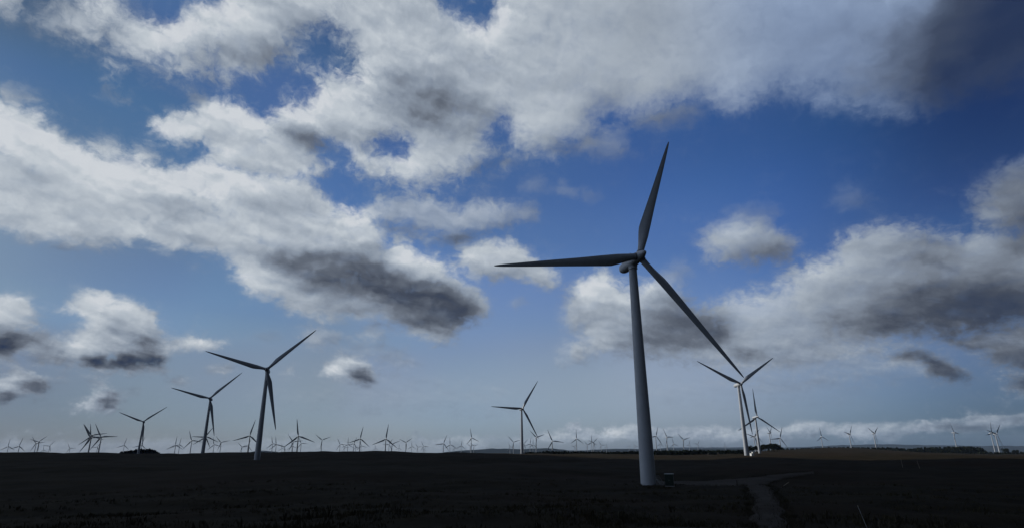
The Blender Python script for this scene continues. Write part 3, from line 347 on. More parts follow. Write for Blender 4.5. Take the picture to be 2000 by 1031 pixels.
PROFILES = [
    (-49.39, [(2, 6.5), (8, 6.45), (14, 6.2), (57, 1.75), (110, 0.15), (169, 0.07), (300, 2.46), (450, 5.46), (900, 12.91), (1215, 7.9), (3500, -9), (6000, -14), (9000, -32), (15000, -70), (40000, -130)]),
    (-39.82, [(2, 6.5), (8, 6.45), (14, 6.2), (57, 1.75), (110, 0.15), (169, 0.07), (300, 1.9), (450, 4.33), (900, 14.11), (1215, 9.1), (3500, -9), (6000, -14), (9000, -32), (15000, -70), (40000, -130)]),
    (-36.88, [(2, 6.5), (8, 6.45), (14, 6.2), (57, 1.75), (110, 0.15), (169, 0.07), (300, 1.84), (450, 4.22), (900, 12.74), (1215, 7.7), (3500, -9), (6000, -14), (9000, -32), (15000, -70), (40000, -130)]),
    (-33.71, [(2, 6.5), (8, 6.45), (14, 6.2), (57, 1.75), (110, 0.15), (169, 0.07), (300, 1.94), (450, 4.4), (950, 12.97), (1282, 8.0), (3500, -9), (6000, -14), (9000, -32), (15000, -70), (40000, -130)]),
    (-31.4, [(2, 6.5), (8, 6.45), (14, 6.2), (57, 1.75), (110, 0.15), (169, 0.07), (300, 1.8), (450, 4.13), (950, 7.92), (1372, 9.18), (1800, 16.78), (2430, 11.8), (3500, -9), (6000, -14), (9000, -32), (15000, -70), (40000, -130)]),
    (-29.19, [(2, 6.5), (8, 6.45), (14, 6.2), (57, 1.75), (110, 0.15), (169, 0.07), (300, 1.98), (450, 4.5), (830, 8.8), (1000, 11.68), (1350, 6.7), (3500, -9), (6000, -14), (9000, -32), (15000, -70), (40000, -130)]),
    (-26.7, [(2, 6.5), (8, 6.45), (14, 6.2), (57, 1.75), (110, 0.15), (169, 0.07), (300, 2.17), (450, 4.87), (830, 9.95), (1120, 4.9), (3500, -9), (6000, -14), (9000, -32), (15000, -70), (40000, -130)]),
    (-24.27, [(2, 6.5), (8, 6.45), (14, 6.2), (57, 1.75), (110, 0.15), (169, 0.07), (300, 2.21), (450, 4.95), (880, 11.34), (1188, 6.3), (3500, -9), (6000, -14), (9000, -32), (15000, -70), (40000, -130)]),
    (-22.58, [(2, 6.5), (8, 6.45), (14, 6.2), (57, 1.75), (110, 0.15), (169, 0.07), (300, 2.43), (490, 5.38), (800, 10.59), (1080, 5.6), (3500, -9), (6000, -14), (9000, -32), (15000, -70), (40000, -130)]),
    (-21.03, [(2, 6.5), (8, 6.45), (14, 6.2), (57, 1.75), (110, 0.15), (169, 0.07), (300, 2.26), (490, 5.06), (760, 10.88), (1026, 5.9), (3500, -9), (6000, -14), (9000, -32), (15000, -70), (40000, -130)]),
    (-19.36, [(2, 6.5), (8, 6.45), (14, 6.2), (57, 1.75), (110, 0.15), (169, 0.07), (300, 2.43), (470, 5.38), (680, 11.73), (918, 6.7), (3500, -9), (6000, -14), (9000, -32), (15000, -70), (40000, -130)]),
    (-16.79, [(2, 6.5), (8, 6.45), (14, 6.2), (57, 1.75), (110, 0.15), (169, 0.07), (300, 2.52), (460, 5.58), (620, 13.34), (837, 8.3), (3500, -9), (6000, -14), (9000, -32), (15000, -70), (40000, -130)]),
    (-14.58, [(2, 6.5), (8, 6.45), (14, 6.2), (57, 1.75), (110, 0.15), (169, 0.07), (300, 2.44), (460, 5.4), (650, 12.44), (878, 7.4), (3500, -9), (6000, -14), (9000, -32), (15000, -70), (40000, -130)]),
    (-11.41, [(2, 6.5), (8, 6.45), (14, 6.2), (57, 1.75), (110, 0.15), (169, 0.07), (300, 2.31), (460, 5.16), (690, 11.91), (932, 6.9), (3500, -9), (6000, -14), (9000, -32), (15000, -70), (40000, -130)]),
    (-9.56, [(2, 6.5), (8, 6.45), (14, 6.2), (57, 1.75), (110, 0.15), (169, 0.07), (300, 2.24), (460, 5.02), (720, 9.94), (972, 4.9), (3500, -9), (6000, -14), (9000, -32), (15000, -70), (40000, -130)]),
    (-7.23, [(2, 6.5), (8, 6.45), (14, 6.2), (57, 1.75), (110, 0.15), (169, 0.07), (300, 2.16), (460, 4.85), (830, 8.64), (1120, 3.6), (3500, -9), (6000, -14), (9000, -32), (15000, -70), (40000, -130)]),
    (-4.88, [(2, 6.5), (8, 6.45), (14, 6.2), (57, 1.75), (110, 0.15), (169, 0.07), (300, 2.08), (460, 4.68), (848, 8.04), (1145, 3.0), (3500, -9), (6000, -14), (9000, -32), (15000, -70), (40000, -130)]),
    (0.85, [(2, 6.5), (8, 6.45), (14, 6.2), (57, 1.75), (110, 0.15), (169, 0.07), (300, 1.75), (450, 4.04), (848, 7.03), (1145, 2.0), (3500, -9), (6000, -14), (9000, -32), (15000, -70), (40000, -130)]),
    (3.64, [(2, 6.5), (8, 6.45), (14, 6.2), (57, 1.75), (110, 0.15), (169, 0.07), (300, 1.49), (450, 3.52), (848, 5.7), (1145, 0.7), (3500, -9), (6000, -14), (9000, -32), (15000, -70), (40000, -130)]),
    (6.93, [(2, 6.5), (8, 6.45), (14, 6.2), (57, 1.75), (110, 0.15), (169, 0.07), (300, 1.23), (450, 2.99), (848, 4.33), (1145, -0.7), (3500, -9), (6000, -14), (9000, -32), (15000, -70), (40000, -130)]),
    (11.54, [(2, 6.5), (8, 6.45), (14, 6.2), (57, 1.75), (110, 0.15), (169, 0.07), (300, 0.77), (450, 2.07), (820, 2.71), (1107, -2.3), (3500, -9), (6000, -14), (9000, -32), (15000, -70), (40000, -130)]),
    (16.01, [(2, 6.5), (8, 6.45), (14, 6.2), (57, 1.75), (110, 0.15), (169, 0.07), (300, 0.69), (450, 1.91), (820, 2.61), (1107, -2.4), (3500, -9), (6000, -14), (9000, -32), (15000, -70), (40000, -130)]),
    (19.46, [(2, 6.5), (8, 6.45), (14, 6.2), (57, 1.75), (110, 0.15), (169, 0.07), (300, 1.3), (450, 3.13), (600, 4.55), (900, 4.4), (1215, -0.6), (3500, -9), (6000, -14), (9000, -32), (15000, -70), (40000, -130)]),
    (20.69, [(2, 6.5), (8, 6.45), (14, 6.2), (57, 1.75), (110, 0.15), (169, 0.07), (300, 1.45), (450, 3.42), (601, 4.91), (900, 4.6), (1075, 2.71), (1300, 4.92), (1755, -0.1), (3500, -9), (6000, -14), (9000, -32), (15000, -70), (40000, -130)]),
    (21.98, [(2, 6.5), (8, 6.45), (14, 6.2), (57, 1.75), (110, 0.15), (169, 0.07), (300, 1.42), (450, 3.38), (601, 4.39), (1071, 2.19), (1500, 6.91), (2025, 1.9), (3500, -9), (6000, -14), (9000, -32), (15000, -70), (40000, -130)]),
    (23.61, [(2, 6.5), (8, 6.45), (14, 6.2), (57, 1.75), (110, 0.15), (169, 0.07), (300, 1.45), (600, 3.43), (1100, 3.02), (2000, 10.35), (2600, 2.3), (4200, -16), (9000, -40), (15000, -75), (40000, -130)]),
    (26.35, [(2, 6.5), (8, 6.45), (14, 6.2), (57, 1.75), (110, 0.15), (169, 0.07), (300, 1.17), (600, 2.86), (1100, 3.84), (2000, 12.31), (2600, 4.3), (4200, -16), (9000, -40), (15000, -75), (40000, -130)]),
    (28.05, [(2, 6.5), (8, 6.45), (14, 6.2), (57, 1.75), (110, 0.15), (169, 0.07), (300, 0.92), (600, 2.37), (1100, 4.39), (2000, 14.37), (2600, 6.4), (4200, -16), (9000, -40), (15000, -75), (40000, -130)]),
    (30.03, [(2, 6.5), (8, 6.45), (14, 6.2), (57, 1.75), (110, 0.15), (169, 0.07), (300, 0.88), (600, 2.29), (1100, 3.36), (2000, 10.06), (2600, 2.1), (4200, -16), (9000, -40), (15000, -75), (40000, -130)]),
    (32.08, [(2, 6.5), (8, 6.45), (14, 6.2), (57, 1.75), (110, 0.15), (169, 0.07), (300, 0.64), (600, 1.82), (1100, 0.9), (1900, 1.93), (2470, -6.1), (4200, -16), (9000, -40), (15000, -75), (40000, -130)]),
    (35.64, [(2, 6.5), (8, 6.45), (14, 6.2), (57, 1.75), (110, 0.15), (169, 0.07), (300, 0.41), (600, 1.35), (1100, -1.21), (2000, -4.43), (2600, -12.4), (4200, -20), (9000, -40), (15000, -75), (40000, -130)]),
    (38.05, [(2, 6.5), (8, 6.45), (14, 6.2), (57, 1.75), (110, 0.15), (169, 0.07), (300, 0.21), (600, 0.94), (1100, -2.39), (2300, -9.39), (2990, -17.4), (4200, -25), (9000, -40), (15000, -75), (40000, -130)]),
    (39.49, [(2, 6.5), (8, 6.45), (14, 6.2), (57, 1.75), (110, 0.15), (169, 0.07), (300, 0.2), (600, 0.93), (1100, -2.46), (2300, -8.92), (2990, -16.9), (4200, -25), (9000, -40), (15000, -75), (40000, -130)]),
    (49.08, [(2, 6.5), (8, 6.45), (14, 6.2), (57, 1.75), (110, 0.15), (169, 0.07), (300, 0.24), (600, 1.0), (1100, -2.74), (2300, -9.94), (2990, -17.9), (4200, -26), (9000, -40), (15000, -75), (40000, -130)]),
]
TRACK = ([(37.0, 161.0), (44.9, 168.4), (52.8, 163.2), (58.2, 159.9), (64.5, 166.0), (72.0, 177.4), (82.6, 191.7), (97.7, 203.4)], [(45.5, 197.4), (53.8, 201.2), (65.9, 202.8), (73.6, 201.3), (79.2, 203.0), (83.6, 205.4), (89.7, 208.0), (103.0, 213.4)])
PATH = ([(62.7, 172.2), (54.0, 146.7), (40.9, 108.4), (28.7, 77.0), (22.2, 58.2), (23.3, 40.0)], [(68.6, 170.7), (59.6, 145.8), (45.0, 108.0), (32.6, 77.2), (25.1, 58.4), (28.1, 39.0)])
KIOSK = (40.2, 161.9)
CABS = [(203.0, 526.9), (361.1, 932.5)]
POLES = [(164.1, 262.8), (165.7, 254.5), (31.1, 56.5), (66.9, 158.2), (57.3, 161.2)]
BEACONS = [(240.0, 763.2), (251.4, 759.5)]
HILLS = [(-23.85, 0.04), (-23.15, 0.2), (-22.48, 0.33), (-21.86, 0.3), (-20.82, 0.18), (-20.16, -0.08), (-7.69, -0.37), (-6.53, 0.03), (-6.2, 0.07), (-5.36, 0.18), (-4.42, 0.21), (-3.75, 0.26), (-2.43, 0.33), (-1.95, 0.36), (-1.29, 0.35), (-0.9, 0.36), (-0.33, 0.3), (0.43, 0.28), (1.57, 0.32), (2.71, 0.34), (3.66, 0.33), (4.22, 0.26), (4.98, 0.14), (6.48, 0.12), (7.89, 0.2), (9.29, 0.23), (11.68, 0.2), (12.94, 0.16), (15.18, 0.15), (19.51, 0.14), (21.17, 0.06), (23.2, 0.0)]
FARHILLS = [(11.11, 0.02), (12.49, 0.18), (13.85, 0.28), (15.2, 0.32), (17.38, 0.27), (19.94, 0.26), (22.42, 0.2), (24.82, 0.22), (26.18, 0.28), (27.14, 0.32), (28.26, 0.36), (29.73, 0.38), (31.49, 0.36), (33.5, 0.28), (35.44, 0.23), (37.58, 0.18), (39.61, 0.16), (42.32, 0.14)]
WOODS = [[(0.8, -0.01), (2.23, 0.0), (3.42, 0.08), (4.12, 0.03), (5.54, 0.01), (7.41, -0.01), (9.27, -0.06), (11.57, -0.02), (13.38, -0.01), (16.05, -0.0), (18.22, 0.0), (19.28, 0.01), (20.42, 0.01)], [(-32.5, 0.28), (-32.03, 0.32), (-31.63, 0.39), (-31.18, 0.42), (-30.66, 0.44), (-30.22, 0.36), (-30.07, 0.26), (-29.84, 0.16)], [(32.28, 0.0), (33.13, 0.05), (33.96, 0.09), (34.77, 0.07), (35.1, 0.12), (35.72, 0.08), (36.2, 0.12), (36.8, 0.07), (37.18, -0.01), (37.34, -0.14), (37.49, -0.25), (38.37, -0.27), (39.52, -0.26), (41.7, -0.26)], [], [(22.4, 0.09), (24.8, 0.13), (26.36, 0.16), (27.87, 0.2), (30.04, 0.14), (31.44, 0.09), (32.29, 0.04)]]
COPSE = [(453.9, 1190.8, 13.0, 8.1), (460.0, 1188.7, 13.8, 8.5), (457.4, 1164.6, 12.5, 7.7), (461.4, 1143.3, 12.7, 7.8), (458.4, 1124.5, 13.7, 8.5), (473.2, 1146.9, 13.0, 8.1), (478.9, 1146.7, 14.0, 8.7), (471.6, 1118.2, 14.3, 8.9), (476.4, 1116.5, 13.5, 8.4), (509.6, 1185.0, 11.3, 7.0), (467.3, 1172.5, 9.6, 6.0)]
LONE = [(1275.8, 1604.6, 14.9, 11.2), (1291.9, 1591.7, 12.7, 9.5)]
TURBINES = [
    (2, (38.5, 168.8, 64.2), 17.4, 20.9, 'giant grey wind turbine nearest of all, beside the gravel track and green kiosk', 'large wind turbines'),
    (1, (-188.4, 453.1, 70.1), 15.7, 45.6, 'tallest of the three big dark turbines on the left', 'large wind turbines'),
    (1, (-372.5, 737.2, 74.1), 14.7, 45.2, 'middle sized one of the three big dark turbines on the left', 'large wind turbines'),
    (1, (-713.0, 1170.1, 69.9), 20.5, 51.7, 'smallest and leftmost of the three big dark turbines on the left, before a low rise', 'large wind turbines'),
    (1, (13.2, 848.2, 66.6), 18.9, 32.5, 'lone medium turbine near the centre with a blade pointing left', 'large wind turbines'),
    (1, (214.1, 561.5, 67.7), 10.3, 56.7, 'tall sunlit white turbine on the right, blade tip of the giant reaching its hub', 'large wind turbines'),
    (1, (398.9, 994.0, 60.1), 16.5, 1.7, 'slim white turbine just right of the tall white one, one blade straight up', 'large wind turbines'),
    (0, (-3121.7, 3796.2, 67.5), 15.8, 119.6, 'tiny distant turbine, first from the left edge, one blade straight up', 'distant turbines along the skyline'),
    (0, (-2690.6, 3344.3, 61.0), 19.0, 10.3, 'tiny distant turbine, second from the left edge, one blade straight up', 'distant turbines along the skyline'),
    (0, (-2438.2, 3148.7, 78.3), 10.0, 48.7, 'tiny distant turbine, fourth from the left edge, one blade straight down', 'distant turbines along the skyline'),
    (0, (-2626.2, 3373.9, 75.8), 7.8, 83.2, 'tiny distant turbine, third from the left edge, top blade leaning left', 'distant turbines along the skyline'),
    (0, (-4458.9, 5839.6, 63.2), 18.9, 112.7, 'minute faint turbine, fifth from the left edge, one blade straight up', 'distant turbines along the skyline'),
    (0, (-3314.7, 4390.2, 77.2), 6.3, 36.9, 'minute faint turbine, sixth from the left edge, top blade leaning right', 'distant turbines along the skyline'),
    (0, (-3611.7, 5007.9, 68.0), 13.7, 89.5, 'minute faint turbine, seventh from the left edge, top blade leaning left', 'distant turbines along the skyline'),
    (0, (-1241.1, 1797.2, 58.5), 21.4, 86.7, 'small distant turbine, eighth from the left edge, top blade leaning left', 'distant turbines along the skyline'),
    (0, (-1421.7, 2059.3, 73.8), 16.3, 81.8, 'small distant turbine, tenth from the left edge, top blade leaning left', 'distant turbines along the skyline'),
    (0, (-1283.9, 1904.3, 64.3), 15.6, 89.6, 'small distant turbine, twelfth from the left edge, top blade leaning left', 'distant turbines along the skyline'),
    (0, (-1558.3, 2255.8, 77.1), 16.9, 107.0, 'small distant turbine, ninth from the left edge, top blade leaning left', 'distant turbines along the skyline'),
    (0, (-3133.4, 4629.0, 70.7), 6.4, 28.5, 'minute faint turbine, eleventh from the left edge, top blade leaning right', 'distant turbines along the skyline'),
    (0, (-2468.5, 3895.0, 70.6), 10.7, 10.0, 'tiny distant turbine, thirteenth from the left edge, one blade straight up', 'distant turbines along the skyline'),
    (0, (-2152.4, 3555.1, 65.5), 17.0, 12.1, 'tiny distant turbine, fourteenth from the left edge, one blade straight up', 'distant turbines along the skyline'),
    (0, (-1809.2, 3289.1, 59.7), 17.2, 0.8, 'tiny distant turbine, first right of the smallest big left turbine, one blade straight up', 'distant turbines along the skyline'),
    (0, (-2258.0, 4153.6, 75.7), 9.3, 5.8, 'tiny distant turbine, second right of the smallest big left turbine, one blade straight up', 'distant turbines along the skyline'),
    (0, (-1423.9, 2713.3, 69.2), 16.6, 99.1, 'tiny distant turbine, third right of the smallest big left turbine, top blade leaning left', 'distant turbines along the skyline'),
    (0, (-1161.3, 2307.8, 72.6), 22.1, 31.8, 'small distant turbine, second left of the middle big left turbine, top blade leaning right', 'distant turbines along the skyline'),
    (0, (-1081.5, 2153.1, 69.3), 17.1, 114.2, 'small distant turbine, first left of the middle big left turbine, one blade straight up', 'distant turbines along the skyline'),
    (0, (-1812.4, 3718.6, 66.9), 17.8, 105.9, 'tiny distant turbine, first right of the middle big left turbine, top blade leaning left', 'distant turbines along the skyline'),
    (0, (-1648.6, 3459.9, 73.6), 11.5, 77.4, 'tiny distant turbine, second right of the middle big left turbine, top blade leaning left', 'distant turbines along the skyline'),
    (0, (-770.3, 1788.1, 60.2), 17.9, 12.5, 'small distant turbine, first left of the tallest left turbine, one blade straight up', 'distant turbines along the skyline'),
    (0, (-1967.0, 4458.2, 61.4), 20.3, 73.4, 'tiny distant turbine, third right of the middle big left turbine, top blade leaning left', 'distant turbines along the skyline'),
    (0, (-1825.6, 4227.1, 63.7), 18.5, 18.5, 'tiny distant turbine, second left of the tallest left turbine, top blade leaning right', 'distant turbines along the skyline'),
    (0, (-1455.7, 3712.1, 69.9), 18.4, 107.4, 'tiny distant turbine, first right of the tallest left turbine, one blade straight up', 'distant turbines along the skyline'),
    (0, (-1350.2, 3497.9, 61.7), 18.8, 109.9, 'tiny distant turbine, second right of the tallest left turbine, one blade straight up', 'distant turbines along the skyline'),
    (0, (-2259.7, 6009.8, 63.4), 18.9, 112.8, 'minute faint turbine, third right of the tallest left turbine, one blade straight up', 'distant turbines along the skyline'),
    (0, (-1810.3, 4867.1, 65.1), 19.1, 50.2, 'tiny distant turbine, fourth right of the tallest left turbine, one blade straight down', 'distant turbines along the skyline'),
    (0, (-1082.7, 3018.1, 65.3), 20.1, 82.7, 'tiny distant turbine, sixth right of the tallest left turbine, top blade leaning left', 'distant turbines along the skyline'),
    (0, (-580.9, 1653.6, 54.2), 21.3, 110.3, 'small distant turbine, seventh right of the tallest left turbine, one blade straight up', 'distant turbines along the skyline'),
    (0, (-1383.4, 4004.1, 74.6), 20.1, 94.8, 'tiny distant turbine, seventh left of the hump pair, top blade leaning left', 'distant turbines along the skyline'),
    (0, (-1670.1, 4638.9, 65.3), 18.8, 110.7, 'tiny distant turbine, fifth right of the tallest left turbine, one blade straight up', 'distant turbines along the skyline'),
    (0, (-1002.8, 3215.0, 77.1), 25.7, 69.2, 'tiny distant turbine, sixth left of the hump pair, one blade straight down', 'distant turbines along the skyline'),
    (0, (-1230.7, 4364.8, 71.4), 21.3, 93.3, 'tiny distant turbine, fifth left of the hump pair, top blade leaning left', 'distant turbines along the skyline'),
    (0, (-1131.0, 4199.9, 68.5), 23.9, 0.9, 'tiny distant turbine, third left of the hump pair, one blade straight up', 'distant turbines along the skyline'),
    (0, (-1702.7, 6201.4, 66.0), 18.7, 87.7, 'minute faint turbine, fourth left of the hump pair, top blade leaning left', 'distant turbines along the skyline'),
    (0, (-1051.2, 4047.7, 69.9), 18.6, 22.7, 'tiny distant turbine, second left of the hump pair, top blade leaning right', 'distant turbines along the skyline'),
    (0, (-1454.7, 5675.2, 65.7), 18.7, 98.8, 'minute faint turbine, first left of the hump pair, top blade leaning left', 'distant turbines along the skyline'),
    (0, (-573.3, 2295.5, 61.0), 19.8, 10.4, 'left of two like small dark turbines standing over the grassy hump, the hump pair', 'distant turbines along the skyline'),
    (0, (-1232.6, 4980.8, 67.8), 20.4, 105.9, 'tiny distant turbine, first from left between the hump pair, top blade leaning left', 'distant turbines along the skyline'),
    (0, (-1640.4, 7315.8, 64.2), 18.9, 115.3, 'minute faint turbine, second from left between the hump pair, one blade straight up', 'distant turbines along the skyline'),
    (0, (-402.7, 1938.2, 51.2), 20.5, 7.7, 'right of two like small dark turbines standing over the grassy hump, the hump pair', 'distant turbines along the skyline'),
    (0, (-877.4, 4336.8, 68.2), 18.9, 32.4, 'tiny distant turbine, first right of the hump pair, top blade leaning right', 'distant turbines along the skyline'),
    (0, (-658.8, 3338.8, 55.3), 17.5, 66.9, 'tiny distant turbine, second right of the hump pair, one blade straight down', 'distant turbines along the skyline'),
    (0, (-1264.5, 6804.0, 62.5), 19.7, 5.4, 'minute faint turbine, third right of the hump pair, one blade straight up', 'distant turbines along the skyline'),
    (0, (-643.7, 3682.7, 68.9), 26.0, 56.1, 'tiny distant turbine, fourth right of the hump pair, one blade straight down', 'distant turbines along the skyline'),
    (0, (-903.7, 5471.2, 64.8), 19.4, 117.6, 'minute faint turbine, fifth right of the hump pair, one blade straight up', 'distant turbines along the skyline'),
    (0, (-933.4, 6016.4, 62.4), 19.1, 80.2, 'minute faint turbine, sixth right of the hump pair, top blade leaning left', 'distant turbines along the skyline'),
    (0, (-770.8, 5271.8, 63.7), 19.0, 94.7, 'minute faint turbine, seventh right of the hump pair, top blade leaning left', 'distant turbines along the skyline'),
    (0, (-1290.7, 8950.1, 61.0), 19.0, 28.4, 'minute faint turbine, eighth right of the hump pair, top blade leaning right', 'distant turbines along the skyline'),
    (0, (-356.5, 3135.5, 53.3), 19.0, 22.7, 'tiny distant turbine, ninth right of the hump pair, top blade leaning right', 'distant turbines along the skyline'),
    (0, (-408.1, 3961.8, 58.6), 22.2, 117.6, 'tiny distant turbine, ninth left of the lone centre turbine, one blade straight up', 'distant turbines along the skyline'),
    (0, (-697.7, 7275.3, 61.0), 19.0, 96.0, 'minute faint turbine, eighth left of the lone centre turbine, top blade leaning left', 'distant turbines along the skyline'),
    (0, (-402.4, 4752.7, 58.9), 21.6, 8.0, 'tiny distant turbine, seventh left of the lone centre turbine, one blade straight up', 'distant turbines along the skyline'),
    (0, (-201.3, 2967.8, 75.4), 43.1, 110.4, 'tiny distant turbine, fifth left of the lone centre turbine, one blade straight up', 'distant turbines along the skyline'),
    (0, (-385.4, 5505.3, 61.0), 19.0, 69.7, 'minute faint turbine, sixth left of the lone centre turbine, one blade straight down', 'distant turbines along the skyline'),
    (0, (-371.4, 5786.3, 67.1), 20.6, 72.5, 'minute faint turbine, fourth left of the lone centre turbine, one blade straight down', 'distant turbines along the skyline'),
    (0, (-421.9, 9729.1, 59.3), 19.0, 106.3, 'minute faint turbine, third left of the lone centre turbine, top blade leaning left', 'distant turbines along the skyline'),
    (0, (-34.7, 6153.6, 60.1), 19.0, 100.0, 'minute faint turbine, second left of the lone centre turbine, top blade leaning left', 'distant turbines along the skyline'),
    (0, (0.9, 3580.6, 64.5), 19.9, 75.2, 'tiny distant turbine, first left of the lone centre turbine, top blade leaning left', 'distant turbines along the skyline'),
    (0, (102.3, 2711.7, 69.1), 32.1, 72.3, 'small distant turbine, fourth right of the lone centre turbine, one blade straight down', 'distant turbines along the skyline'),
    (0, (115.7, 4255.0, 63.3), 23.2, 12.6, 'tiny distant turbine, second right of the lone centre turbine, one blade straight up', 'distant turbines along the skyline'),
    (0, (158.6, 4985.2, 64.6), 23.3, 3.9, 'tiny distant turbine, third right of the lone centre turbine, one blade straight up', 'distant turbines along the skyline'),
    (0, (78.9, 4590.1, 66.5), 19.1, 42.4, 'tiny distant turbine, first right of the lone centre turbine, top blade leaning right', 'distant turbines along the skyline'),
    (0, (147.6, 2320.2, 47.2), 16.5, 96.5, 'small distant turbine, fifth right of the lone centre turbine, top blade leaning left', 'distant turbines along the skyline'),
    (0, (316.9, 3074.0, 69.7), 28.9, 0.6, 'tiny distant turbine, seventh right of the lone centre turbine, one blade straight up', 'distant turbines along the skyline'),
    (0, (668.0, 6730.3, 61.5), 19.0, 42.9, 'minute faint turbine, sixth right of the lone centre turbine, top blade leaning right', 'distant turbines along the skyline'),
    (0, (648.7, 5405.9, 65.6), 21.0, 76.8, 'minute faint turbine, eighth right of the lone centre turbine, top blade leaning left', 'distant turbines along the skyline'),
    (0, (539.8, 4232.7, 71.7), 19.1, 1.4, 'tiny distant turbine, seventh left of the giant turbine, one blade straight up', 'distant turbines along the skyline'),
    (0, (552.4, 4232.8, 68.9), 19.0, 48.7, 'tiny distant turbine, sixth left of the giant turbine, one blade straight down', 'distant turbines along the skyline'),
    (0, (794.8, 5574.6, 62.8), 19.4, 88.4, 'minute faint turbine, fifth left of the giant turbine, top blade leaning left', 'distant turbines along the skyline'),
    (0, (1158.2, 7684.0, 61.0), 19.0, 11.3, 'minute faint turbine, fourth left of the giant turbine, one blade straight up', 'distant turbines along the skyline'),
    (0, (1502.9, 8025.4, 61.0), 19.0, 51.9, 'minute faint turbine, third left of the giant turbine, one blade straight down', 'distant turbines along the skyline'),
    (0, (1321.0, 6694.7, 60.2), 18.9, 92.3, 'minute faint turbine, first left of the giant turbine, top blade leaning left', 'distant turbines along the skyline'),
    (0, (2380.8, 12266.8, 61.0), 19.0, 57.4, 'minute faint turbine, second left of the giant turbine, one blade straight down', 'distant turbines along the skyline'),
    (0, (635.9, 2731.1, 71.4), 27.4, 23.0, 'small distant turbine, first right of the giant turbine, top blade leaning right', 'distant turbines along the skyline'),
    (0, (1258.5, 5276.9, 65.9), 24.3, 5.6, 'minute faint turbine, second right of the giant turbine, one blade straight up', 'distant turbines along the skyline'),
    (0, (1933.1, 7781.0, 60.5), 18.7, 72.1, 'minute faint turbine, third right of the giant turbine, one blade straight down', 'distant turbines along the skyline'),
    (0, (705.0, 2812.0, 68.3), 39.1, 89.5, 'small distant turbine, fourth right of the giant turbine, top blade leaning left', 'distant turbines along the skyline'),
    (0, (1172.4, 4507.3, 56.7), 18.4, 113.0, 'tiny distant turbine, fifth right of the giant turbine, one blade straight up', 'distant turbines along the skyline'),
    (0, (909.0, 3281.5, 64.0), 21.0, 74.6, 'tiny distant turbine, sixth right of the giant turbine, top blade leaning left', 'distant turbines along the skyline'),
    (0, (1623.6, 5685.4, 61.0), 19.0, 19.1, 'minute faint turbine, seventh right of the giant turbine, top blade leaning right', 'distant turbines along the skyline'),
    (0, (1703.2, 5690.4, 65.9), 19.7, 38.9, 'minute faint turbine, sixth left of the slim white turbine, top blade leaning right', 'distant turbines along the skyline'),
    (0, (2870.0, 9379.6, 61.0), 19.0, 88.0, 'minute faint turbine, fifth left of the slim white turbine, top blade leaning left', 'distant turbines along the skyline'),
    (0, (3063.7, 9571.5, 61.0), 19.0, 13.6, 'minute faint turbine, fourth left of the slim white turbine, top blade leaning right', 'distant turbines along the skyline'),
    (0, (2426.2, 7063.0, 57.0), 19.0, 119.6, 'minute faint turbine, third left of the slim white turbine, one blade straight up', 'distant turbines along the skyline'),
    (0, (986.2, 2509.9, 61.0), 19.0, 46.8, 'small distant turbine, second left of the slim white turbine, top blade leaning right', 'distant turbines along the skyline'),
    (0, (1031.4, 2602.5, 69.1), 30.2, 15.9, 'small distant turbine, first left of the slim white turbine, top blade leaning right', 'distant turbines along the skyline'),
    (0, (905.8, 2157.5, 65.8), 54.1, 57.3, 'small distant turbine, first right of the slim white turbine, one blade straight down', 'distant turbines along the skyline'),
    (0, (1018.6, 2344.7, 51.3), 15.8, 24.5, 'small distant turbine, second right of the slim white turbine, top blade leaning right', 'distant turbines along the skyline'),
    (0, (1584.2, 3153.8, 72.3), 18.9, 118.5, 'tiny distant turbine, third right of the slim white turbine, one blade straight up', 'distant turbines along the skyline'),
    (0, (1379.0, 2510.3, 67.9), 33.6, 40.6, 'small distant turbine, fourth right of the slim white turbine, top blade leaning right', 'distant turbines along the skyline'),
    (0, (1375.5, 2333.1, 65.2), 33.6, 57.0, 'small distant turbine, fifth right of the slim white turbine, one blade straight down', 'distant turbines along the skyline'),
    (0, (1931.2, 2683.3, 75.2), 32.8, 98.1, 'tiny distant turbine, sixth right of the slim white turbine, top blade leaning left', 'distant turbines along the skyline'),
    (0, (1886.5, 2416.9, 65.1), 25.0, 19.8, 'tiny distant turbine, seventh right of the slim white turbine, top blade leaning right', 'distant turbines along the skyline'),
    (0, (1604.7, 2036.8, 53.4), 19.1, 46.4, 'small distant turbine, eighth right of the slim white turbine, top blade leaning right', 'distant turbines along the skyline'),
]
SHADOW = [(560, -350), (470, 200), (330, 400), (120, 520), (0, 640), (-160, 1000), (-450, 1420), (-900, 1700), (-1300, 1700), (-1900, 1400), (-2100, 900), (-900, -250), (-200, -500)]
CLOUD_H = 1500.0
CLOUD_ON = True
HAZE = 1.6e-5
SUN_POWER = 4.2
BACKDIM = 0.11
SUNSIDE = 2.2

import bpy, bmesh, math, random
import numpy as np
from mathutils import Matrix, Vector

random.seed(11)
RNG = np.random.default_rng(7)
SC = bpy.context.scene
COL = SC.collection
EYE = 8.2                                   # eye height above the foot of the nearest tower
SUN_AZ, SUN_EL = -66.0, 33.0                # the sun stands to the left, outside the picture

# ------------------------------------------------------------------ helpers
def link(o):
    COL.objects.link(o)
    return o

def mesh_obj(name, verts, faces, mats, parent=None, smooth=False, mat_idx=None):
    me = bpy.data.meshes.new(name)
    me.from_pydata([tuple(v) for v in verts], [], [tuple(f) for f in faces])
    for m in (mats if isinstance(mats, (list, tuple)) else [mats]):
        me.materials.append(m)
    if mat_idx is not None:
        me.polygons.foreach_set('material_index', np.asarray(mat_idx, np.int32))
    if smooth:
        me.polygons.foreach_set('use_smooth', np.ones(len(me.polygons), bool))
    me.update()
    o = link(bpy.data.objects.new(name, me))
    if parent is not None:
        o.parent = parent
    return o

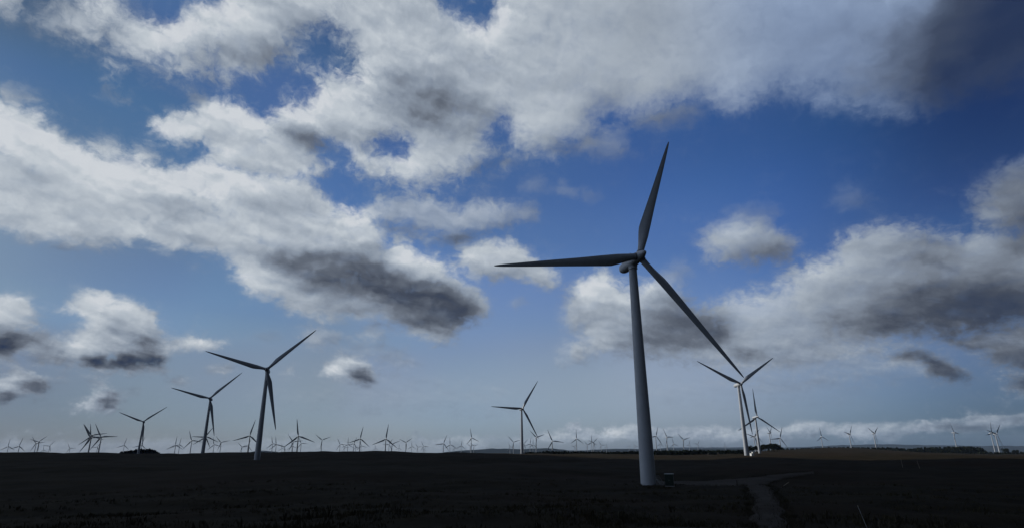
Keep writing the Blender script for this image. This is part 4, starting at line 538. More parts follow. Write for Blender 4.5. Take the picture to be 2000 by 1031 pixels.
def tag(o, label=None, category=None, group=None, kind=None):
    if label: o['label'] = label
    if category: o['category'] = category
    if group: o['group'] = group
    if kind: o['kind'] = kind
    return o

def thing(name, label, category, loc, rz=0.0, group=None):
    o = link(bpy.data.objects.new(name, None))
    o.empty_display_size = 2.0
    o.location = loc
    o.rotation_euler = (0, 0, rz)
    return tag(o, label, category, group)

class MB:
    """collects shapes for ONE mesh object"""
    def __init__(s): s.v, s.f, s.m = [], [], []
    def add(s, vs, fs, mi=0):
        b = len(s.v); s.v += [tuple(v) for v in vs]; s.f += [tuple(i + b for i in f) for f in fs]; s.m += [mi] * len(fs)
    def box(s, x0, x1, y0, y1, z0, z1, mi=0):
        s.add([(x0,y0,z0),(x1,y0,z0),(x1,y1,z0),(x0,y1,z0),(x0,y0,z1),(x1,y0,z1),(x1,y1,z1),(x0,y1,z1)],
              [(0,3,2,1),(4,5,6,7),(0,1,5,4),(1,2,6,5),(2,3,7,6),(3,0,4,7)], mi)
    def rings(s, rings, cap=True, mi=0):
        n = len(rings[0]); vs = [p for r in rings for p in r]; fs = []
        for i in range(len(rings) - 1):
            for j in range(n):
                k = (j + 1) % n
                fs.append((i*n + j, i*n + k, (i+1)*n + k, (i+1)*n + j))
        if cap:
            fs.append(tuple(reversed(range(n)))); fs.append(tuple((len(rings)-1)*n + j for j in range(n)))
        s.add(vs, fs, mi)
    def lathe(s, prof, n=24, axis='z', c=(0,0,0), mi=0):
        rr = []
        for h, r in prof:
            ring = []
            for j in range(n):
                a = 2*math.pi*j/n
                if axis == 'z': p = (c[0]+r*math.cos(a), c[1]+r*math.sin(a), c[2]+h)
                else:           p = (c[0]+r*math.cos(a), c[1]+h, c[2]-r*math.sin(a))
                ring.append(p)
            rr.append(ring)
        s.rings(rr, True, mi)
    def tube(s, p, q, r0, r1, n=8, mi=0):
        p, q = Vector(p), Vector(q); d = (q-p).normalized()
        a = d.orthogonal().normalized(); b = d.cross(a)
        s.rings([[c + (a*math.cos(2*math.pi*j/n) + b*math.sin(2*math.pi*j/n))*r for j in range(n)] for c, r in ((p,r0),(q,r1))], True, mi)
    def build(s, name, mats, parent=None, smooth=False, bevel=0.0):
        o = mesh_obj(name, s.v, s.f, mats, parent, False, s.m)
        if smooth:
            o.data.polygons.foreach_set('use_smooth', np.ones(len(o.data.polygons), bool))
            o.data.set_sharp_from_angle(angle=math.radians(38))
        if bevel:
            bm = bmesh.new(); bm.from_mesh(o.data)
            bmesh.ops.bevel(bm, geom=bm.edges[:], offset=bevel, segments=2, affect='EDGES', profile=.6)
            bm.to_mesh(o.data); bm.free()
        return o

# ------------------------------------------------------------------ materials
def material(name, c1, c2, scale=1.0, rough=.7, spec=.3, detail=6, bump=0.0, c3=None, scale3=.05, coords='Object', bump_dist=.1):
    m = bpy.data.materials.new(name); m.use_nodes = True
    nt = m.node_tree; N = nt.nodes; L = nt.links
    b = N['Principled BSDF']; b.inputs['Roughness'].default_value = rough
    b.inputs['Specular IOR Level'].default_value = spec
    tc = N.new('ShaderNodeTexCoord')
    n = N.new('ShaderNodeTexNoise'); n.inputs['Scale'].default_value = scale; n.inputs['Detail'].default_value = detail; n.inputs['Roughness'].default_value = .65
    L.new(tc.outputs[coords], n.inputs['Vector'])
    r = N.new('ShaderNodeValToRGB'); r.color_ramp.elements[0].position = .32; r.color_ramp.elements[1].position = .68
    r.color_ramp.elements[0].color = (*c1, 1); r.color_ramp.elements[1].color = (*c2, 1)
    L.new(n.outputs[0], r.inputs[0]); out = r.outputs[0]
    if c3:
        n3 = N.new('ShaderNodeTexNoise'); n3.inputs['Scale'].default_value = scale3; n3.inputs['Detail'].default_value = 5
        L.new(tc.outputs[coords], n3.inputs['Vector'])
        r3 = N.new('ShaderNodeValToRGB'); r3.color_ramp.elements[0].position = .48; r3.color_ramp.elements[1].position = .66
        L.new(n3.outputs[0], r3.inputs[0])
        mx = N.new('ShaderNodeMix'); mx.data_type = 'RGBA'
        L.new(r3.outputs[0], mx.inputs[0]); L.new(out, mx.inputs[6]); mx.inputs[7].default_value = (*c3, 1); out = mx.outputs[2]
    L.new(out, b.inputs['Base Color'])
    if bump:
        bp = N.new('ShaderNodeBump'); bp.inputs['Strength'].default_value = bump; bp.inputs['Distance'].default_value = bump_dist
        L.new(n.outputs[0], bp.inputs['Height']); L.new(bp.outputs[0], b.inputs['Normal'])
    return m

M_PAINT = material('turbine_paint', (.345,.365,.39), (.40,.42,.445), scale=.35, rough=.42, spec=.35)
M_BLADE = material('blade_gelcoat', (.305,.325,.35), (.36,.38,.405), scale=.5, rough=.38, spec=.35)
M_STEEL = material('galvanised_steel', (.22,.23,.24), (.32,.33,.34), scale=6, rough=.5)
M_DARKRING = material('dark_seal', (.10,.10,.11), (.14,.14,.15), scale=4, rough=.6)
M_KIOSK = material('kiosk_green_paint', (.008,.018,.014), (.012,.025,.019), scale=3, rough=.5)
M_KIOSKROOF = material('kiosk_roof_paint', (.16,.19,.18), (.22,.25,.24), scale=4, rough=.5)
M_CONC = material('concrete', (.16,.155,.145), (.26,.25,.24), scale=5, rough=.9, bump=.3)
M_WHITE = material('white_enamel', (.60,.60,.58), (.72,.72,.70), scale=6, rough=.5)
M_WOODPALE = material('weathered_wood', (.20,.17,.13), (.34,.30,.24), scale=9, rough=.85)
M_DARKPOST = material('creosoted_wood', (.018,.014,.011), (.035,.028,.022), scale=9, rough=.9)
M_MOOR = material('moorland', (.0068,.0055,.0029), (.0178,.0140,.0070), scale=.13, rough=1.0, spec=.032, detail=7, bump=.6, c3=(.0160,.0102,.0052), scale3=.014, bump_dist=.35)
M_TRACK = material('crushed_stone', (.0165,.0130,.0098), (.031,.025,.0195), scale=.7, rough=1.0, spec=.1, detail=9, bump=.7, bump_dist=.05)
M_TALL = material('dry_stalks', (.02,.018,.012), (.060,.053,.038), scale=.6, rough=1.0, spec=.05)
M_GRASS = material('moor_grass', (.017,.0150,.009), (.050,.043,.025), scale=.4, rough=1.0, spec=.05)
M_NEEDLE = material('conifer_needles', (.006,.010,.007), (.016,.022,.013), scale=.25, rough=1.0, spec=.05)
M_LEAF = material('broadleaf_crown', (.007,.010,.006), (.018,.021,.010), scale=.5, rough=1.0, spec=.05)
M_BARK = material('bark', (.02,.016,.012), (.04,.033,.026), scale=4, rough=1.0, spec=.05)
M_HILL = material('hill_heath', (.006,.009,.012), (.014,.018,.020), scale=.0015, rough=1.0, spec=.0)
M_CLOUD = bpy.data.materials.new('cloud_vapour'); M_CLOUD.use_nodes = True
_nt = M_CLOUD.node_tree; _b = _nt.nodes['Principled BSDF']; _b.inputs['Base Color'].default_value = (.85,.86,.88,1); _b.inputs['Roughness'].default_value = 1
_t = _nt.nodes.new('ShaderNodeBsdfTranslucent'); _t.inputs[0].default_value = (.85,.86,.88,1)
_x = _nt.nodes.new('ShaderNodeMixShader'); _x.inputs[0].default_value = .55
_nt.links.new(_b.outputs[0], _x.inputs[1]); _nt.links.new(_t.outputs[0], _x.inputs[2]); _nt.links.new(_x.outputs[0], _nt.nodes['Material Output'].inputs[0])

# ------------------------------------------------------------------ camera
cam = bpy.data.cameras.new('camera')
cam.sensor_width = 36; cam.lens = 36*1149/2000; cam.clip_start = .2; cam.clip_end = 80000
camo = link(bpy.data.objects.new('camera', cam))
_p, _r = math.radians(17.71), math.radians(.48)
fw = Vector((0, math.cos(_p), math.sin(_p))); u0 = Vector((0, -math.sin(_p), math.cos(_p))); r0 = Vector((1,0,0))
rt = r0*math.cos(_r) - u0*math.sin(_r); upv = u0*math.cos(_r) + r0*math.sin(_r)
camo.matrix_world = Matrix(((rt.x, upv.x, -fw.x, 0), (rt.y, upv.y, -fw.y, 0), (rt.z, upv.z, -fw.z, EYE), (0,0,0,1)))
SC.camera = camo

# ------------------------------------------------------------------ sky
AZ0, AZ1, EL0, EL1 = -64.0, 64.0, -3.0, 54.0
NU, NV = 290, 132

def sdf(pts, X, Y):
    """signed distance (positive inside) of a polygon, in degrees of sky"""
    P = np.array(pts, float); Q = np.roll(P, -1, 0)
    d2 = np.full(X.shape, 1e9); inside = np.zeros(X.shape, bool)
    for (ax, ay), (bx, by) in zip(P, Q):
        ex, ey = bx-ax, by-ay
        t = np.clip(((X-ax)*ex + (Y-ay)*ey)/(ex*ex + ey*ey + 1e-12), 0, 1)
        d2 = np.minimum(d2, (X-ax-t*ex)**2 + (Y-ay-t*ey)**2)
        c = (ay > Y) != (by > Y)
        inside ^= c & (X < ex*(Y-ay)/(ey + 1e-12*(ey == 0)) + ax)
    d = np.sqrt(d2)
    return np.where(inside, d, -d)

def smooth(x, a, b):
    t = np.clip((x-a)/(b-a), 0, 1)
    return t*t*(3-2*t)

def gauss2(A, s):
    n = int(3*s) + 1; k = np.exp(-.5*(np.arange(-n, n+1)/s)**2); k /= k.sum()
    for ax in (0, 1): A = np.apply_along_axis(lambda v: np.convolve(np.pad(v, n, mode='edge'), k, 'valid'), ax, A)
    return A

RIM = .42
def sky_maps():
    X, Y = np.meshgrid(np.linspace(AZ0, AZ1, NU), np.linspace(EL0, EL1, NV))
    Cv = np.full(X.shape, -1.0); S = np.full(X.shape, .62); O = np.zeros(X.shape); W = np.zeros(X.shape)
    for pts, fe, br, op in CLOUDS:
        d = np.clip(sdf(pts, X, Y)/fe, -1, 1)
        w = smooth(d, -1.0, .25)*smooth(d - Cv, -.5, .3)
        Cv = np.maximum(Cv, d)
        S = S*(1-w) + br*w
        O = np.maximum(O, op*smooth(d, -1.0, -.5))
    # opacity is spread outwards so that it never fades before the edge of its cloud does
    for _ in range(10):
        m = O > .02
        P = np.pad(O*m, 1, mode='edge'); Q = np.pad(m*1.0, 1, mode='edge')
        s = sum(P[1+i:1+i+NV, 1+j:1+j+NU] for i in (-1,0,1) for j in (-1,0,1)); n = sum(Q[1+i:1+i+NV, 1+j:1+j+NU] for i in (-1,0,1) for j in (-1,0,1))
        O = np.where(m, O, np.where(n > 0, s/np.maximum(n, 1e-6), 0))
    O = np.where(O < .02, .6, O)
    for pts, fe in GAPS:
        Cv = np.minimum(Cv, -np.clip(sdf(pts, X, Y)/fe + .45, -1, 1))
    for cx, cy, rx, ry, rot, br, st in SHADES:
        c, s = math.cos(math.radians(rot)), math.sin(math.radians(rot))
        dx, dy = X-cx, Y-cy
        q = ((dx*c + dy*s)/rx)**2 + ((-dx*s + dy*c)/ry)**2
        w = st*np.exp(-1.1*q**1.2)
        S = S*(1-w) + br*w
    # the side of each cloud that faces the sun (upper left) is brighter, the far side darker
    B = gauss2(np.maximum(Cv, -.6), 2.0)
    S = np.clip(S + RIM*(np.clip(B - np.roll(np.roll(B, 2, 1), -2, 0), -.5, .5)), 0, 1)
    G = np.zeros(X.shape + (3,)); Wt = np.zeros(X.shape)
    for az, el, g in SKYGAIN:
        k = np.exp(-((X-az)**2 + (Y-el)**2*5)/(2*4.2**2)) + 1e-5/(1 + (X-az)**2 + (Y-el)**2)
        G += k[..., None]*np.log(np.array(g)); Wt += k
    G = np.exp(G/Wt[..., None])
    return Cv, S, O, G

CV, SV, OV, GV = sky_maps()

world = bpy.data.worlds.new('World'); SC.world = world; world.use_nodes = True
NT = world.node_tree; WN = NT.nodes; WL = NT.links
WN.clear()

def node(t, **kw):
    n = WN.new(t)
    for k, v in kw.items(): setattr(n, k, v)
    return n
def plug(sock, v):
    if hasattr(v, 'is_output'): WL.new(v, sock)
    elif v is not None: sock.default_value = v
def mth(op, a, b=None, c=None, clamp=False):
    n = node('ShaderNodeMath', operation=op, use_clamp=clamp)
    for s, v in zip(n.inputs, (a, b, c)): plug(s, v)
    return n.outputs[0]
def vec(op, a, b=None, c=None):
    n = node('ShaderNodeVectorMath', operation=op)
    for s, v in zip(n.inputs, (a, b, c)): plug(s, v)
    return n.outputs['Value' if op in ('DOT_PRODUCT', 'LENGTH') else 'Vector']
def xyz(x, y, z=0.0):
    n = node('ShaderNodeCombineXYZ')
    for s, v in zip(n.inputs, (x, y, z)): plug(s, v)
    return n.outputs[0]
def split(v):
    n = node('ShaderNodeSeparateXYZ'); plug(n.inputs[0], v); return n.outputs
def sstep(x, a, b):
    n = node('ShaderNodeMapRange', interpolation_type='SMOOTHSTEP')
    plug(n.inputs['Value'], x); plug(n.inputs['From Min'], a); plug(n.inputs['From Max'], b)
    return n.outputs[0]
def mixc(f, a, b):
    n = node('ShaderNodeMix', data_type='RGBA'); plug(n.inputs[0], f); plug(n.inputs[6], a); plug(n.inputs[7], b); return n.outputs[2]
def mixf(f, a, b):
    n = node('ShaderNodeMix', data_type='FLOAT'); plug(n.inputs[0], f); plug(n.inputs[2], a); plug(n.inputs[3], b); return n.outputs[0]
def noise(v, scale, detail, rough, lac=2.0, dist=0.0):
    n = node('ShaderNodeTexNoise', noise_dimensions='3D')
    plug(n.inputs['Vector'], v); n.inputs['Scale'].default_value = scale; n.inputs['Detail'].default_value = detail
    n.inputs['Roughness'].default_value = rough; n.inputs['Lacunarity'].default_value = lac; n.inputs['Distortion'].default_value = dist
    return n.outputs

def curves3(t, cols):
    """three functions of t (t from -1 to 1, values sampled evenly) as one Vector Curves node"""
    n = node('ShaderNodeVectorCurve'); mp = n.mapping; mp.extend = 'HORIZONTAL'
    for ch in range(3):
        c = mp.curves[ch]; y = cols[ch]; k = len(y)
        while len(c.points) > 2: c.points.remove(c.points[1])
        for i in range(1, k-1): c.points.new(-1 + 2*i/(k-1), float(y[i]))
        pts = c.points
        pts[0].location = (-1, float(y[0])); pts[len(pts)-1].location = (1, float(y[-1]))
    mp.update()
    plug(n.inputs['Vector'], t)
    return n.outputs[0]

def low_rank(maps, rank, U, V):
    """sum of products of one-dimensional curves that reproduces three maps of (azimuth, elevation)"""
    dec = []
    for Mx in maps:
        a, s, b = np.linalg.svd(Mx, full_matrices=False)
        dec.append((a[:, :rank]*np.sqrt(s[:rank]), (b[:rank].T*np.sqrt(s[:rank]))))
    tu = mth('MULTIPLY_ADD', U, 2.0, -1.0); tv = mth('MULTIPLY_ADD', V, 2.0, -1.0)
    tu, tv = xyz(tu, tu, tu), xyz(tv, tv, tv)
    acc = (0.0, 0.0, 0.0)
    for k in range(rank):
        cu, cv, sc = [], [], []
        for a, b in dec:
            ub, vb = b[:, k], a[:, k]
            mu, mv = max(abs(ub).max(), 1e-6), max(abs(vb).max(), 1e-6)
            cu.append(ub/mu); cv.append(vb/mv); sc.append(float(mu*mv))
        acc = vec('MULTIPLY_ADD', vec('MULTIPLY', curves3(tu, cu), curves3(tv, cv)), tuple(sc), acc)
    return acc

D = node('ShaderNodeTexCoord').outputs['Generated']
dx, dy, dz = split(D)
AZ = mth('MULTIPLY', mth('ARCTAN2', dx, dy), 180/math.pi)
EL = mth('MULTIPLY', mth('ARCSINE', dz), 180/math.pi)
sky = node('ShaderNodeTexSky', sky_type='NISHITA', sun_disc=False)
sky.sun_elevation = math.radians(SUN_EL); sky.sun_rotation = math.radians(SUN_AZ)
sky.altitude = 200; sky.air_density = 1.0; sky.dust_density = 1.0; sky.ozone_density = 1.5

# cloud noise: coarse high in the sky, finer towards the horizon where the clouds are farther off
low = sstep(EL, 17.0, 3.0)
mellow = mth('MULTIPLY', sstep(AZ, -14.0, 16.0), sstep(EL, 14.0, 26.0))      # the high clouds on the right are smooth and blurred
pos = xyz(AZ, mth('MULTIPLY', EL, 1.25), 0.0)
warp_a = vec('SUBTRACT', noise(pos, .11, 3, .55)[1], (.5,.5,.5))
warp_b = vec('SUBTRACT', noise(pos, .55, 5, .60)[1], (.5,.5,.5))
wamp = mixf(low, 1.0, .30)
wv = vec('ADD', vec('MULTIPLY', warp_a, xyz(mth('MULTIPLY', wamp, 2.2), mth('MULTIPLY', wamp, 1.6), 0.0)),
                vec('MULTIPLY', warp_b, xyz(mth('MULTIPLY', wamp, 1.5), mth('MULTIPLY', wamp, 1.2), 0.0)))
wx, wy, _ = split(wv)
U = mth('DIVIDE', mth('SUBTRACT', mth('ADD', AZ, wx), AZ0), AZ1-AZ0, clamp=True)
V = mth('DIVIDE', mth('SUBTRACT', mth('ADD', EL, wy), EL0), EL1-EL0, clamp=True)
CSO = low_rank((CV, SV, OV), 36, U, V)
cov, shade, opac = split(CSO)
Uc = mth('DIVIDE', mth('SUBTRACT', AZ, AZ0), AZ1-AZ0, clamp=True)
Vc = mth('DIVIDE', mth('SUBTRACT', EL, EL0), EL1-EL0, clamp=True)
GAIN = low_rank((GV[..., 0], GV[..., 1], GV[..., 2]), 6, Uc, Vc)

pw = vec('MULTIPLY_ADD', wv, (1.1, 1.1, 1.1), pos)                         # swirled coordinates
n0 = mixf(low, noise(pw, .22, 7, .58, 2.1)[0], noise(pw, .78, 6, .58, 2.1)[0])
# long soft folds that run down to the right, lit from the upper left
th_ = math.radians(-20)
def fold_pos(p):
    x, y, _z = split(p)
    return xyz(mth('MULTIPLY', mth('ADD', mth('MULTIPLY', x, math.cos(th_)), mth('MULTIPLY', y, math.sin(th_))), .52),
               mth('ADD', mth('MULTIPLY', x, -math.sin(th_)), mth('MULTIPLY', y, math.cos(th_))), 3.0)
def folds(p):
    q = fold_pos(p)
    return mixf(low, noise(q, .24, 3.5, .50)[0], noise(q, .70, 4, .52)[0])
pw2 = vec('ADD', pw, xyz(mixf(low, -.55, -.22), mixf(low, .95, .34), 0.0))
relief = mth('SUBTRACT', folds(pw), folds(pw2))
# rounded heads of the cumulus
bil = mixf(low, noise(pw, .62, 4, .55)[0], noise(pw, 1.7, 3, .55)[0])
bil = mth('ABSOLUTE', mth('MULTIPLY', mth('SUBTRACT', bil, .5), 2.0))
crisp = mth('SUBTRACT', 1.0, mellow)
fine = mth('MULTIPLY', mth('SUBTRACT', noise(pw, 1.2, 4.5, .60)[0], .5), mixf(mellow, 1.0, .8))
nn = mth('SUBTRACT', n0, .5)
# beyond the photographed part of the sky: broken cloud of the same kind
inside = mth('MULTIPLY', sstep(mth('ABSOLUTE', AZ), 63.0, 48.0), sstep(EL, 53.5, 45.0))
big = mth('SUBTRACT', noise(pos, .06, 4, .55)[0], .48)
cov = mixf(inside, mth('MULTIPLY', big, 6.0), cov)
shade = mixf(inside, .45, shade)
opac = mixf(inside, 1.0, opac)
dens = mth('ADD', mth('ADD', cov, mixf(low, -.02, .14)), mth('ADD', mth('MULTIPLY', nn, 2.7), mth('MULTIPLY', fine, 1.1)))
dens = mth('ADD', dens, mth('MULTIPLY', mth('MULTIPLY', mth('SUBTRACT', bil, .22), crisp), 1.1))
body_ = sstep(dens, mixf(mellow, -.60, -1.05), mixf(mellow, .68, 1.30))
veil = mth('MULTIPLY', sstep(mth('ADD', dens, mth('MULTIPLY', fine, 1.2)), -1.25, .35), .30)     # thin vapour round every cloud
alpha = mth('MULTIPLY', mth('SUBTRACT', 1.0, mth('MULTIPLY', mth('SUBTRACT', 1.0, body_), mth('SUBTRACT', 1.0, veil))), opac, clamp=True)
edge = sstep(dens, 1.0, .1)
lum = mth('ADD', shade, mth('MULTIPLY', relief, mth('MULTIPLY', mixf(mellow, .85, .22), mth('MULTIPLY', mixf(sstep(AZ, 6.0, 20.0), 1.0, .6), mixf(sstep(EL, 5.0, 2.0), 1.0, .5)))))
lum = mth('ADD', lum, mth('MULTIPLY', mth('MULTIPLY', mth('SUBTRACT', bil, .22), crisp), .14))
far_puffs = mth('SUBTRACT', noise(pos, 1.5, 4, .52)[0], noise(vec('ADD', pos, (-.14, .20, 0)), 1.5, 4, .52)[0])
lum = mth('ADD', lum, mth('MULTIPLY', mth('MULTIPLY', far_puffs, sstep(EL, 6.0, 2.5)), .40))
def puffs(p): return mixf(low, noise(p, .50, 5, .55)[0], noise(p, 1.4, 4, .55)[0])
small = mth('SUBTRACT', puffs(pw), puffs(vec('ADD', pw, xyz(mixf(low, -.30, -.13), mixf(low, .48, .19), 0.0))))
lum = mth('ADD', lum, mth('MULTIPLY', small, mth('MULTIPLY', mixf(mellow, .20, .03), mixf(sstep(AZ, 4.0, 14.0), 1.0, .5))))
lum = mth('ADD', lum, mth('MULTIPLY', fine, .05))
lum = mth('ADD', lum, mth('MULTIPLY', nn, -.12))
lum = mth('ADD', lum, mth('MULTIPLY', mth('MULTIPLY', edge, mth('SUBTRACT', .75, shade)), .12), clamp=True)
ramp = node('ShaderNodeValToRGB'); cr = ramp.color_ramp
def lin(c): return tuple(((x/255)/12.92 if x/255 <= .04045 else ((x/255+.055)/1.055)**2.4) for x in c)
stops = [(0,(44,56,80)),(.18,(68,75,89)),(.36,(100,108,121)),(.55,(134,145,160)),(.75,(165,175,187)),(.92,(191,199,207)),(1,(206,211,217))]
while len(cr.elements) < len(stops): cr.elements.new(.5)
for e, (p, c) in zip(cr.elements, stops): e.position = p; e.color = (*[x*10*.1 for x in lin(c)], 1)
plug(ramp.inputs[0], lum)
tint = mixc(mth('MULTIPLY', sstep(AZ, 14.0, 32.0), sstep(EL, 17.0, 24.0)), (1, 1, 1, 1), (.84, .95, 1.16, 1))   # away from the sun the high cloud turns slate blue
cloudc = vec('SCALE', vec('MULTIPLY', ramp.outputs[0], tint)); cloudc.node.inputs['Scale'].default_value = 10.0     # the Background has strength 0.1
# away from the picture the sky is dimmer on the side opposite the sun
gout = mixc(sstep(dy, -.5, .5), (.28,.35,.46,1), (.34,.38,.45,1))
GAIN = mixc(inside, gout, GAIN)
skyc = vec('MULTIPLY', sky.outputs[0], GAIN)
side = sstep(vec('DOT_PRODUCT', D, (math.sin(math.radians(SUN_AZ)), math.cos(math.radians(SUN_AZ)), 0.0)), -.6, .8)
cdim = mixf(inside, mixf(side, BACKDIM, SUNSIDE), 1.0)
cs = node('ShaderNodeVectorMath', operation='SCALE'); plug(cs.inputs[0], cloudc); plug(cs.inputs['Scale'], cdim); cloudc = cs.outputs[0]
ss = node('ShaderNodeVectorMath', operation='SCALE'); plug(ss.inputs[0], skyc); plug(ss.inputs['Scale'], cdim); skyc = ss.outputs[0]
final = mixc(alpha, skyc, cloudc)
final = mixc(sstep(EL, -.2, -2.5), final, (.25,.26,.27,1))
bg = node('ShaderNodeBackground'); plug(bg.inputs[0], final); bg.inputs[1].default_value = .1
wo = node('ShaderNodeOutputWorld'); WL.new(bg.outputs[0], wo.inputs[0])

# ------------------------------------------------------------------ sun
sl = bpy.data.lights.new('sun', 'SUN'); sl.energy = SUN_POWER; sl.angle = math.radians(.5); sl.color = (1.0, .95, .87)
so = link(bpy.data.objects.new('sun', sl))
a, e = math.radians(SUN_AZ), math.radians(SUN_EL)
sdir = Vector((math.sin(a)*math.cos(e), math.cos(a)*math.cos(e), math.sin(e)))
so.rotation_euler = (-sdir).to_track_quat('-Z', 'Y').to_euler()
so.location = sdir*300

# ------------------------------------------------------------------ terrain
TA = np.arange(-60, 60.01, .25)
TR = np.exp(np.linspace(math.log(2.0), math.log(40000), 420))
def profile(nodes):
    r = np.log([n[0] for n in nodes]); z = np.array([n[1] for n in nodes])
    return np.interp(np.log(TR), r, z)
_rows = np.array([profile(p) for _, p in PROFILES]); _az = np.array([a for a, _ in PROFILES])
TZ = np.stack([np.interp(TA, _az, _rows[:, j]) for j in range(len(TR))], 1)
def gauss(A, s, axis):
    n = int(3*s) + 1; k = np.exp(-.5*(np.arange(-n, n+1)/s)**2); k /= k.sum()
    return np.apply_along_axis(lambda v: np.convolve(np.pad(v, n, mode='edge'), k, 'valid'), axis, A)
TZ = gauss(gauss(TZ, 5.0, 0), 3.0, 1)
def bumps(x, y, r):
    z = 0
    for i in range(14):
        th = i*2.39996; wl = 9.0*1.32**i
        amp = .012*wl**.8*np.clip(r/(wl*1.3), 0, 1)*np.clip((2600/(r+1)), 0, 1)
        z = z + amp*np.sin((x*math.cos(th) + y*math.sin(th))*2*math.pi/wl + i*1.7 + .8*np.sin((x*math.sin(th) - y*math.cos(th))*2*math.pi/(wl*1.9) + i))
    return z*.55
def ground(x, y):
    x, y = np.asarray(x, float), np.asarray(y, float)
    r = np.hypot(x, y); az = np.degrees(np.arctan2(x, y))
    fi = np.clip((np.clip(az, -60, 60)+60)/.25, 0, len(TA)-1.001); fj = np.clip((np.log(np.maximum(r, 2))-math.log(2))/(math.log(20000))*(len(TR)-1), 0, len(TR)-1.001)
    i, j = fi.astype(int), fj.astype(int); u, v = fi-i, fj-j
    z = TZ[i, j]*(1-u)*(1-v) + TZ[i+1, j]*u*(1-v) + TZ[i, j+1]*(1-u)*v + TZ[i+1, j+1]*u*v
    return z + bumps(x, y, r)*np.clip(r/60, .15, 1)

azs = np.concatenate([np.arange(-180, -54, 4.0), np.arange(-54, 54, .2), np.arange(54, 180, 4.0)])
rs = np.concatenate([[2.5], np.exp(np.linspace(math.log(4), math.log(300), 190)), np.exp(np.linspace(math.log(306), math.log(3000), 170)), np.exp(np.linspace(math.log(3100), math.log(38000), 46))])
A, Rr = np.meshgrid(np.radians(azs), rs, indexing='ij')
gx, gy = Rr*np.sin(A), Rr*np.cos(A); gz = ground(gx, gy)
na, nr = A.shape
gv = np.stack([gx, gy, gz], -1).reshape(-1, 3)
gv = np.vstack([gv, [[0, 0, float(ground(0, 0))]]])
ii = np.arange(na); kk = (ii+1) % na
jj = np.arange(nr-1)
I, J = np.meshgrid(ii, jj, indexing='ij'); K = kk[I]
quads = np.stack([I*nr+J, I*nr+J+1, K*nr+J+1, K*nr+J], -1).reshape(-1, 4)
tris = np.stack([np.full(na, na*nr), ii*nr, kk*nr], -1)
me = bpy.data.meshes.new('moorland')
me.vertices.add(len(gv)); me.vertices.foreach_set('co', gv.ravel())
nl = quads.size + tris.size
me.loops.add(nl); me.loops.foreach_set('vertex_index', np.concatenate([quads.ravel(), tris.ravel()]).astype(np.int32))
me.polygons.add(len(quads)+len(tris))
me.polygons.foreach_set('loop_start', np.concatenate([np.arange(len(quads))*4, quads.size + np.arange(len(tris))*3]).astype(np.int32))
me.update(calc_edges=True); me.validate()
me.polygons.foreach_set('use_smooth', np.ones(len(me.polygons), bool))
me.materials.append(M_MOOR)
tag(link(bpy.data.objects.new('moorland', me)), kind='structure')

def strip(name, left, right, mat, lift=.07, n=60, m=8, ragged=.5):
    """a ground sheet between two outlines, following the terrain"""
    def resample(P):
        P = np.array(P, float); t = np.r_[0, np.cumsum(np.hypot(*np.diff(P, axis=0).T))]; q = np.linspace(0, t[-1], n)
        return np.stack([np.interp(q, t, P[:, 0]), np.interp(q, t, P[:, 1])], 1)
    Lp, Rp = resample(left), resample(right)
    for P in (Lp, Rp):
        P += gauss(RNG.normal(0, ragged*1.6, P.shape), 2.6, 0)
    vs, fs = [], []
    for i in range(n):
        for j in range(m):
            p = Lp[i] + (Rp[i]-Lp[i])*j/(m-1)
            e = min(j, m-1-j)
            vs.append((p[0], p[1], float(ground(p[0], p[1])) + (lift if e else -.05)))
    for i in range(n-1):
        for j in range(m-1): fs.append((i*m+j, i*m+j+1, (i+1)*m+j+1, (i+1)*m+j))
    o = mesh_obj(name, vs, fs, mat, None, True)
    # sheets must face up whatever way the outlines run
    if o.data.polygons[len(fs)//2].normal.z < 0: o.data.flip_normals()
    return tag(o, kind='structure')
strip('gravel_track', TRACK[0], TRACK[1], M_TRACK, .08, 130, 10, .9)
strip('gravel_path', PATH[0], PATH[1], M_TRACK, .12, 130, 10, .6)

# ------------------------------------------------------------------ hills
def hills(name, dist, prof, depth, seed):
    az = np.arange(prof[0][0], prof[-1][0]+.01, .05)
    h = np.interp(az, [p[0] for p in prof], [p[1] for p in prof])
    rg = np.random.default_rng(seed)
    h = gauss(h, 3.0, 0) + gauss(rg.normal(0, 1, len(az)), 4, 0)*.04
    vs, fs = [], []; m = 12
    for i, a in enumerate(az):
        for j in range(m):
            t = j/(m-1); r = dist + depth*(t-.5)
            top = EYE + dist*math.tan(math.radians(h[i]))
            z = -75 + (top+75)*math.sin(math.pi*t)**.8
            vs.append((r*math.sin(math.radians(a)), r*math.cos(math.radians(a)), z))
    for i in range(len(az)-1):
        for j in range(m-1): fs.append((i*m+j, (i+1)*m+j, (i+1)*m+j+1, i*m+j+1))
    tag(mesh_obj(name, vs, fs, M_HILL, None, True), kind='structure')
hills('hills', 9500, HILLS, 2600, 2)
hills('distant_hills', 17500, FARHILLS, 4000, 5)

